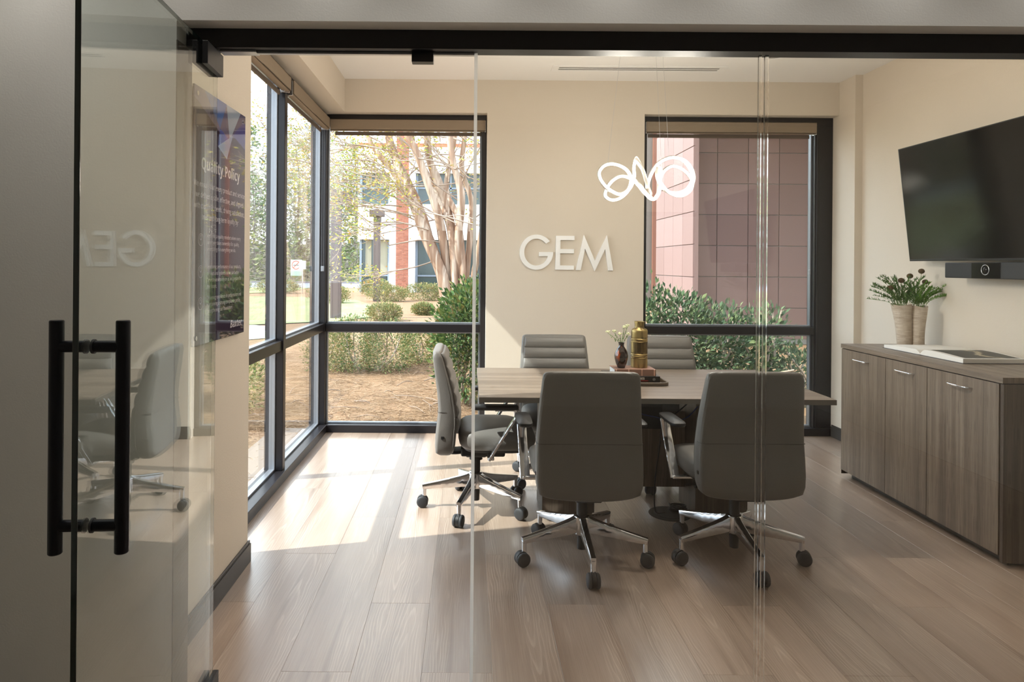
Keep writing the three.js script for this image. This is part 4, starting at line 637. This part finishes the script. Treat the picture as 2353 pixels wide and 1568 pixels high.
// multi-stemmed tree
{ const t = thing('crape_myrtle', 'multi-stemmed tree with smooth peeling pinkish bark', 'tree', null, [-0.45, GY, -10]), r = mulberry(91), D = 10;
  const pw = (px, py, dz = 0) => V((px - 1078) * D / F + 0.45, 1.45 - (py - 609) * D / F - GY, dz);
  const stems = [[[[1035, 770], [1018, 640], [985, 560], [950, 470], [915, 390], [885, 305], [868, 180]], 0.1, 0.05], [[[1030, 770], [1022, 650], [1000, 580], [955, 480], [905, 400], [850, 330], [800, 200]], 0.07, 0.03], [[[1040, 770], [1030, 640], [1008, 500], [985, 430], [960, 360], [930, 300], [900, 150]], 0.075, 0.04], [[[1045, 770], [1045, 640], [1032, 520], [1010, 470], [980, 400], [945, 330], [935, 150]], 0.06, 0.03], [[[1050, 770], [1050, 640], [1030, 500], [1005, 420], [985, 370], [978, 300], [970, 120]], 0.085, 0.045], [[[1058, 770], [1060, 640], [1052, 560], [1058, 450], [1040, 380], [1030, 300], [1022, 120]], 0.07, 0.04], [[[1062, 770], [1064, 620], [1050, 500], [1024, 440], [1030, 370], [1042, 300], [1050, 140]], 0.05, 0.035], [[[1066, 770], [1072, 640], [1080, 540], [1082, 460], [1060, 390], [1066, 310], [1070, 140]], 0.055, 0.03], [[[1070, 770], [1088, 640], [1102, 560], [1112, 480], [1125, 380], [1140, 250]], 0.05, 0.03], [[[1030, 770], [1010, 640], [996, 600], [985, 530], [950, 440], [890, 345], [815, 330], [750, 350]], 0.045, 0.012]];
  stems.forEach(([pp, r0, r1], i) => { const pts = pp.map(([x, y], k) => pw(x, y, Math.sin(i * 2.3 + k * 0.7) * 0.12 + (i % 3 - 1) * 0.25 * k / 6)); const cv = curve(pts, 40); const prof = Array.from({ length: 12 }, (_, k) => { const a = k / 12 * 6.283; return [Math.cos(a) * (1 + 0.08 * Math.sin(3 * a + i)), Math.sin(a) * (1 + 0.08 * Math.cos(2 * a))]; });
    const g = sweep(cv, prof, V(0, 0.02, 1), { scale: (s) => { const q = lerp(r0, r1, s) * (1 + 0.06 * Math.sin(s * 19 + i)); return [q, q]; }, crease: 0 }); const p = g.attributes.position, uv = g.attributes.uv; for (let k = 0; k < p.count; k++) uv.setXY(k, p.getX(k) * 1.6 + p.getZ(k) * 0.7, p.getY(k) * 0.5); part(t, 'trunk', g, bark); });
  const tw = [], tips = []; const grow = (p, dir, len, rad, depth) => { const e = p.clone().addScaledVector(dir, len), m = p.clone().addScaledVector(dir, len * 0.5).add(V((r() - 0.5) * len * 0.2, (r() - 0.3) * len * 0.15, (r() - 0.5) * len * 0.2)); tw.push(new THREE.TubeGeometry(new THREE.CatmullRomCurve3([p, m, e]), 4, rad, 4)); tips.push(e, m); if (depth > 0) for (let i = 0; i < 2 + (r() > 0.5); i++) grow(r() > 0.4 ? e : m, dir.clone().add(V((r() - 0.5) * 1.3, (r() - 0.35) * 0.8, (r() - 0.5) * 1.2)).normalize(), len * (0.55 + 0.3 * r()), rad * 0.6, depth - 1); };
  const seeds = [[985, 530, -1, 0.1], [950, 470, -1, 0.35], [910, 400, -1, 0.2], [880, 350, -1, 0.1], [1000, 600, -1, -0.25], [960, 360, -0.6, 0.8], [1030, 420, 0.2, 1], [1060, 420, 0.5, 0.9], [1090, 500, 0.8, 0.6], [1020, 560, -1, -0.05], [930, 420, -0.9, -0.1], [870, 330, -1, 0.4], [1010, 330, 0.1, 1], [1080, 380, 0.6, 0.7], [850, 330, -1, -0.1]];
  for (let i = 0; i < 34; i++) { const u = r(); seeds.push([lerp(870, 1120, r()), lerp(300, 520, u), r() < 0.6 ? -1 : 0.6, (r() - 0.25) * 1.2]); }
  seeds.forEach(([x, y, dx, dy]) => grow(pw(x, y, (r() - 0.5) * 0.5), V(dx, dy, (r() - 0.5) * 0.8).normalize(), 0.55 + r() * 0.4, 0.01, 3));
  part(t, 'twigs', merge(tw), twigMat).userData.kind = 'stuff';
  const ms = [], cs = [], q = new THREE.Quaternion(); for (let i = 0; i < 9000; i++) { const p = tips[Math.floor(r() * tips.length)].clone().add(V(r() - 0.5, r() - 0.5, r() - 0.5).multiplyScalar(0.3)); q.setFromEuler(new THREE.Euler(r() * 6.3, r() * 6.3, r() * 6.3)); const s = 0.03 + r() * 0.035; ms.push(new THREE.Matrix4().compose(p, q, V(s, s, s))); cs.push(FRESH[Math.floor(r() * 4)].clone().lerp(FRESH[Math.floor(r() * 4)], 0.5)); }
  instanced(t, 'leaves', leafBroad, leafSoft, ms, cs); }

// lamp posts
const postMat = std(C(0.11, 0.08, 0.075), 0.6);
function lampPost(label, x, d, w, h, armW) {
  const p = thing('lamp_post', label, 'lamp post', 'brown parking lamp posts', [x, GY, -d]);
  part(p, 'pole', merge([bb(-w / 2, w / 2, 0, h, -w * 0.4, w * 0.4, 0.01), bb(-w * 0.32, -w * 0.28, 0.02, h - 0.1, w * 0.4, w * 0.42), bb(w * 0.28, w * 0.32, 0.02, h - 0.1, w * 0.4, w * 0.42)]), postMat);
  const head = part(p, 'lamp_head', bb(w / 2 - 0.01, w / 2 + armW, h - 0.36, h - 0.05, -0.16, 0.16, 0.01), postMat); part(head, 'lens', bb(w / 2 + 0.03, w / 2 + armW - 0.03, h - 0.368, h - 0.36, -0.13, 0.13), M.bead);
  return p; }
lampPost('tall brown square lamp post nearest the window corner', -3.62, 18, 0.27, 3.52, 0.28);
{ const p = lampPost('brown lamp post with centred box head beyond the shrubs', -3.7, 26.5, 0.26, 3.45, 0.02); part(p, 'lamp_box', bb(-0.28, 0.28, 3.4, 3.66, -0.25, 0.25, 0.02), postMat); }

// office building beyond the lawn
{ const B = thing('office_building', 'white panelled office building with brick pier and dark windows', 'building', null, [0, GY, -35]);
  const panel = std(C(0.9, 0.88, 0.87), 0.7), brickM = std(C(0.5, 0.17, 0.09), 0.85), glassD = std(C(0.05, 0.075, 0.075), 0.12, 0), fr = std(C(0.22, 0.27, 0.33), 0.5), blindM = std(C(0.32, 0.3, 0.22), 0.8);
  part(B, 'core', bb(-5.85, 14, 0, 9.5, -12, -0.5), panel);
  for (const [y0, y1] of [[2.8, 4.68], [6.35, 7.7], [7.9, 9.5]]) part(B, 'wall_panel', bb(-5.9, 14, y0, y1, -0.55, 0, 0.01), panel);
  part(B, 'brick_band', bb(-5.9, 14, 7.7, 7.9, -0.55, -0.02), brickM);
  for (const x of [-3.55, 3.4, 9]) {
    part(B, 'white_pier', bb(x - 0.68, x - 0.33, 0, 9.5, -0.55, 0.02, 0.005), panel); part(B, 'white_pier', bb(x + 0.33, x + 0.68, 0, 9.5, -0.55, 0.02, 0.005), panel);
    const pier = part(B, 'brick_pier', bb(x - 0.33, x + 0.33, 0, 9.5, -0.55, 0.05), std(C(0.5, 0.42, 0.36), 0.9)), r = mulberry(x * 100 + 900 | 0), ms = [], cs = [];
    for (let k = 0; k < 116; k++) for (let i = 0; i < 4; i++) { const off = (k % 2) * 0.11; const x0 = Math.max(x - 0.33, x - 0.33 + i * 0.222 - off), x1 = Math.min(x + 0.33, x - 0.33 + i * 0.222 - off + 0.21); if (x1 - x0 < 0.03) continue; ms.push(new THREE.Matrix4().compose(V((x0 + x1) / 2, 0.04 + k * 0.081, 0.055), new THREE.Quaternion(), V(x1 - x0, 0.068, 0.02))); const t = r(); cs.push(C(lerp(0.3, 0.42, t), lerp(0.1, 0.16, t), lerp(0.06, 0.1, t))); }
    instanced(pier, 'brick_courses', new THREE.BoxGeometry(1, 1, 1), std(C(1, 1, 1), 0.85), ms, cs);
  }
  for (const [x0, x1] of [[-5.85, -4.23], [-2.87, 2.72], [4.08, 8.32]]) for (const [y0, y1] of [[0, 2.8], [4.68, 6.35]]) {
    const w = part(B, 'window', bb(x0, x1, y0, y1, -0.5, -0.4), glassD); const n = Math.max(1, Math.round((x1 - x0) / 1.7));
    part(w, 'frame', merge([bb(x0, x0 + 0.12, y0, y1, -0.4, -0.3), bb(x1 - 0.12, x1, y0, y1, -0.4, -0.3), bb(x0, x1, y0 + 0.85, y0 + 0.93, -0.4, -0.33), ...Array.from({ length: n - 1 }, (_, i) => bb(lerp(x0, x1, (i + 1) / n) - 0.04, lerp(x0, x1, (i + 1) / n) + 0.04, y0, y1, -0.4, -0.33))]), fr);
    if (x0 < -5) part(w, 'blind_strip', merge([bb(x0 + 0.3, x0 + 0.62, y0 + 0.95, y1 - 0.02, -0.4, -0.37), bb(x0 + 1.05, x1 - 0.14, y0 + 0.95, y1 - 0.02, -0.4, -0.37)]), blindM);
  } }

// sign by the road
{ const s = thing('parking_sign', 'white parking notice and no-smoking sign on a thin post', 'sign', null, [-9.0, GY, -34]);
  const u = 34 / F, wy = (py) => 1.45 - GY - (py - 606) * u, wx = (px) => (px - 1078) * u + 9.0;
  part(s, 'post', bb(wx(694.5), wx(696), 0, wy(600), -0.05, -0.01), M.steel);
  const t1 = canvasTex(160, 200, (c, w, h) => { c.fillStyle = '#fbfbfb'; c.fillRect(0, 0, w, h); c.fillStyle = '#c9474b'; c.textAlign = 'center'; c.font = 'bold 31px sans-serif'; ['VISITOR', 'VEHICLE', 'PARKING', 'ONLY'].forEach((t, i) => { c.fillStyle = i === 1 ? '#c9474b' : '#b06a6e'; c.fillText(t, w / 2, 45 + i * 45, w - 20); }); });
  const t2 = canvasTex(200, 280, (c, w, h) => { c.fillStyle = '#cfe0d4'; c.fillRect(0, 0, w, h); c.fillStyle = '#a9cdb4'; c.fillRect(0, 200, w, 80); c.strokeStyle = '#d8473a'; c.lineWidth = 13; c.beginPath(); c.arc(95, 95, 70, 0, 7); c.stroke(); c.beginPath(); c.moveTo(45, 145); c.lineTo(145, 45); c.stroke(); c.fillStyle = '#555'; c.fillRect(45, 90, 100, 12); });
  const plate = (px0, px1, py0, py1, z, t, n) => { const a = wx(px0), b = wx(px1), y0 = wy(py1), y1 = wy(py0), p = part(s, n, bb(a, b, y0, y1, z - 0.01, z, 0), std(C(0.7, 0.7, 0.7), 0.6)); part(p, 'print', new THREE.PlaneGeometry(b - a, y1 - y0).translate((a + b) / 2, (y0 + y1) / 2, z + 0.002), std(C(0.95, 0.95, 0.95), 0.6, 0, { map: t })); };
  plate(668, 694, 597, 634, 0, t2, 'smoking_plate'); plate(687.5, 703, 599.5, 619, 0.02, t1, 'parking_plate'); }

// stone-clad wing outside the third window
{ const wg = thing('stone_wing', 'stone tiled building wing with sunlit pink side', 'building', null, [0, GY, 0]);
  const d0 = 12.8, fin = 12.1, X = 4.09, s = 0.6, joint = 0.012, stone = [0, 1, 2].map((i) => std(C(0.25 + 0.02 * i, 0.155 + 0.015 * i, 0.14 + 0.015 * i), 0.5)), core = std(C(0.34, 0.33, 0.3), 0.9);
  part(wg, 'wall_core', bb(X + 0.03, 12, 0, 7.2, -d0 - 0.03, -d0 - 1.69), core);
  part(wg, 'added_shade_fin', bb(X + 0.03, X + 0.1, 0, 7.2, -fin, -d0 - 0.03), stone[0]);  // fin added to keep the sun off the recessed front face
  part(wg, 'added_shade_canopy', bb(X - 0.25, 12, 4.3, 4.65, -5.9, -d0 - 0.03, 0.02), core); part(wg, 'end_wall', bb(7.4, 7.7, 0, 4.3, -5.9, -d0 + 0.005), core);      // unseen roof slab and end wall, added to shade the front stone
  const tf = new RoundedBoxGeometry(s - joint, s - joint, 0.03, 1, 0.004), ts = new RoundedBoxGeometry(0.03, s - joint, s - joint, 1, 0.004), r = mulberry(66);
  for (let i = 0; i < 6; i++) for (let j = 0; j < 7; j++) { const t = part(wg, 'stone_tile', tf, stone[Math.floor(r() * 3)]); t.position.set(X + 0.1 + s * (i + 0.5), s * (j + 0.5) + 0.1, -d0 - 0.015 + r() * 0.002); }
  for (let i = 0; i < 4; i++) for (let j = 0; j < 11; j++) { const t = part(wg, 'stone_tile', ts, stone[Math.floor(r() * 3)]); t.position.set(X + 0.015 + r() * 0.002, s * (j + 0.5) + 0.1, -fin - s * (i + 0.5)); }
  const b2 = thing('link_building', 'dark brick building seen past the stone wing', 'building', null, [0, GY, -24]); part(b2, 'wall', bb(3.2, 20, 0, 7.5, -3, 0, 0.01), std(C(0.16, 0.13, 0.11), 0.8)); part(b2, 'brick_edge', bb(6.62, 6.76, 0, 7.5, 0, 0.1, 0.01), std(C(0.2, 0.08, 0.05), 0.85)); }

// woods
{ const r = mulberry(17), grp = 'trees of the far woods', trunkM = std(C(0.16, 0.135, 0.115), 0.95);
  const kinds = ['bare grey-brown tree in the woods across the road', 'evergreen pine in the woods across the road', 'fresh green tree in the woods across the road'];
  for (let i = 0; i < 18; i++) {
    const d = 54 + (i % 3) * 11 + r() * 4, x = -40 + (i + r() * 0.4) * 2.35, k = [0, 2, 1, 0, 2, 0, 1][i % 7], h = 10 + r() * 7, t = thing('woodland_tree', kinds[k], 'tree', grp + (k === 1 ? ', pines' : k === 2 ? ', green' : ', bare'), [x, GY, -d]);
    const pts = [V(0, 0, 0), V((r() - 0.5) * 0.4, h * 0.35, 0), V((r() - 0.5) * 0.8, h * 0.7, 0), V((r() - 0.5), h, 0)], g = [sweep(curve(pts, 10), Array.from({ length: 6 }, (_, q) => [Math.cos(q / 6 * 6.283), Math.sin(q / 6 * 6.283)]), V(0, 0.02, 1), { scale: (s) => { const q = lerp(0.2, 0.04, s) * (0.7 + 0.5 * (h / 14)); return [q, q]; }, crease: 0 })];
    const tips = []; for (let b = 0; b < 26; b++) { const y = h * (0.25 + 0.72 * r()), a = r() * 6.28, l = (h - y) * 0.24 + 0.6, e = V(Math.cos(a) * l, y + l * (k === 1 ? 0.15 : 0.75), Math.sin(a) * l), m = V(e.x * 0.5, y + l * 0.25, e.z * 0.5); g.push(new THREE.TubeGeometry(new THREE.CatmullRomCurve3([V(0, y, 0), m, e]), 4, 0.03, 4)); tips.push(e, m); for (let c = 0; c < 5; c++) { const f = e.clone().add(V((r() - 0.5) * l, r() * l * 0.7, (r() - 0.5) * l)); g.push(new THREE.TubeGeometry(new THREE.CatmullRomCurve3([r() > 0.5 ? m : e, e.clone().lerp(f, 0.5).add(V(0, 0.1, 0)), f]), 3, 0.013, 3)); tips.push(f); } }
    part(t, 'branches', merge(g), trunkM);
    const n = k === 0 ? 400 : 1300, ms = [], cs = [], q = new THREE.Quaternion(), pal = k === 1 ? [C(0.08, 0.15, 0.06), C(0.16, 0.24, 0.09)] : k === 2 ? [C(0.22, 0.3, 0.08), C(0.36, 0.4, 0.12)] : [C(0.3, 0.3, 0.12), C(0.4, 0.32, 0.2)];
    for (let c = 0; c < n; c++) { const p = tips[Math.floor(r() * tips.length)].clone().add(V(r() - 0.5, r() - 0.5, r() - 0.5).multiplyScalar(1.1)); q.setFromEuler(new THREE.Euler(r() * 6.3, r() * 6.3, r() * 6.3)); const s = k === 0 ? 0.14 : 0.3 + r() * 0.2; ms.push(new THREE.Matrix4().compose(p, q, V(s, s, s))); cs.push(pal[0].clone().lerp(pal[1], r())); }
    instanced(t, 'foliage', leafBroad, leafSoft, ms, cs); }
  for (let i = 0; i < 20; i++) {
    const d = [61.6, 72.6, 84][i % 3], x = -39 + (i + r() * 0.5) * 2.05, h = 9 + r() * 6, t = thing('slender_tree', 'slender bare trunk among the woods across the road', 'tree', 'slender trunks in the far woods', [x, GY + (d - 57) * 0.1, -d]), g = [];
    g.push(sweep(curve([V(0, -0.4, 0), V((r() - 0.5) * 0.3, h * 0.4, 0), V((r() - 0.5) * 0.7, h, 0)], 8), Array.from({ length: 5 }, (_, q) => [Math.cos(q / 5 * 6.283), Math.sin(q / 5 * 6.283)]), V(0, 0.02, 1), { scale: (s) => { const q = lerp(0.13, 0.03, s); return [q, q]; }, crease: 0 }));
    for (let b = 0; b < 30; b++) { const y = h * (0.3 + 0.65 * r()), a = r() * 6.28, l = 0.35 + (h - y) * 0.08, e = V(Math.cos(a) * l, y + l, Math.sin(a) * l); g.push(new THREE.TubeGeometry(new THREE.CatmullRomCurve3([V(0, y, 0), V(e.x * 0.6, y + l * 0.4, e.z * 0.6), e]), 3, 0.016, 3)); }
    part(t, 'trunk', merge(g), std(C(0.2, 0.175, 0.155), 0.95)); }
  const ms = [], cs = [], q = new THREE.Quaternion(), pal = [C(0.12, 0.16, 0.07), C(0.22, 0.26, 0.1), C(0.2, 0.18, 0.14), C(0.3, 0.31, 0.14), C(0.24, 0.22, 0.18)];
  for (let c = 0; c < 42000; c++) { const d = 52 + r() * 34, p = V(-52 + r() * 56, GY + Math.pow(r(), 1.5) * 9.5 + Math.max(0, d - 56) * 0.12, -d); q.setFromEuler(new THREE.Euler(r() * 6.3, r() * 6.3, r() * 6.3)); const s = 0.22 + r() * 0.4; ms.push(new THREE.Matrix4().compose(p, q, V(s, s, s))); cs.push(pal[Math.floor(r() * 5)]); }
  tag(instanced(scene, 'undergrowth', leafBroad, leafSoft, ms, cs), 'tangled green and brown undergrowth filling the woods', 'undergrowth', null, 'stuff');
  struct('hill', 'wooded rise behind the road', 'hill', new THREE.PlaneGeometry(140, 30).rotateX(-Math.PI / 2 + 0.14).translate(-40, GY + 2.0, -73), std(C(0.2, 0.17, 0.11), 1)); }

renderer.render(scene, camera);
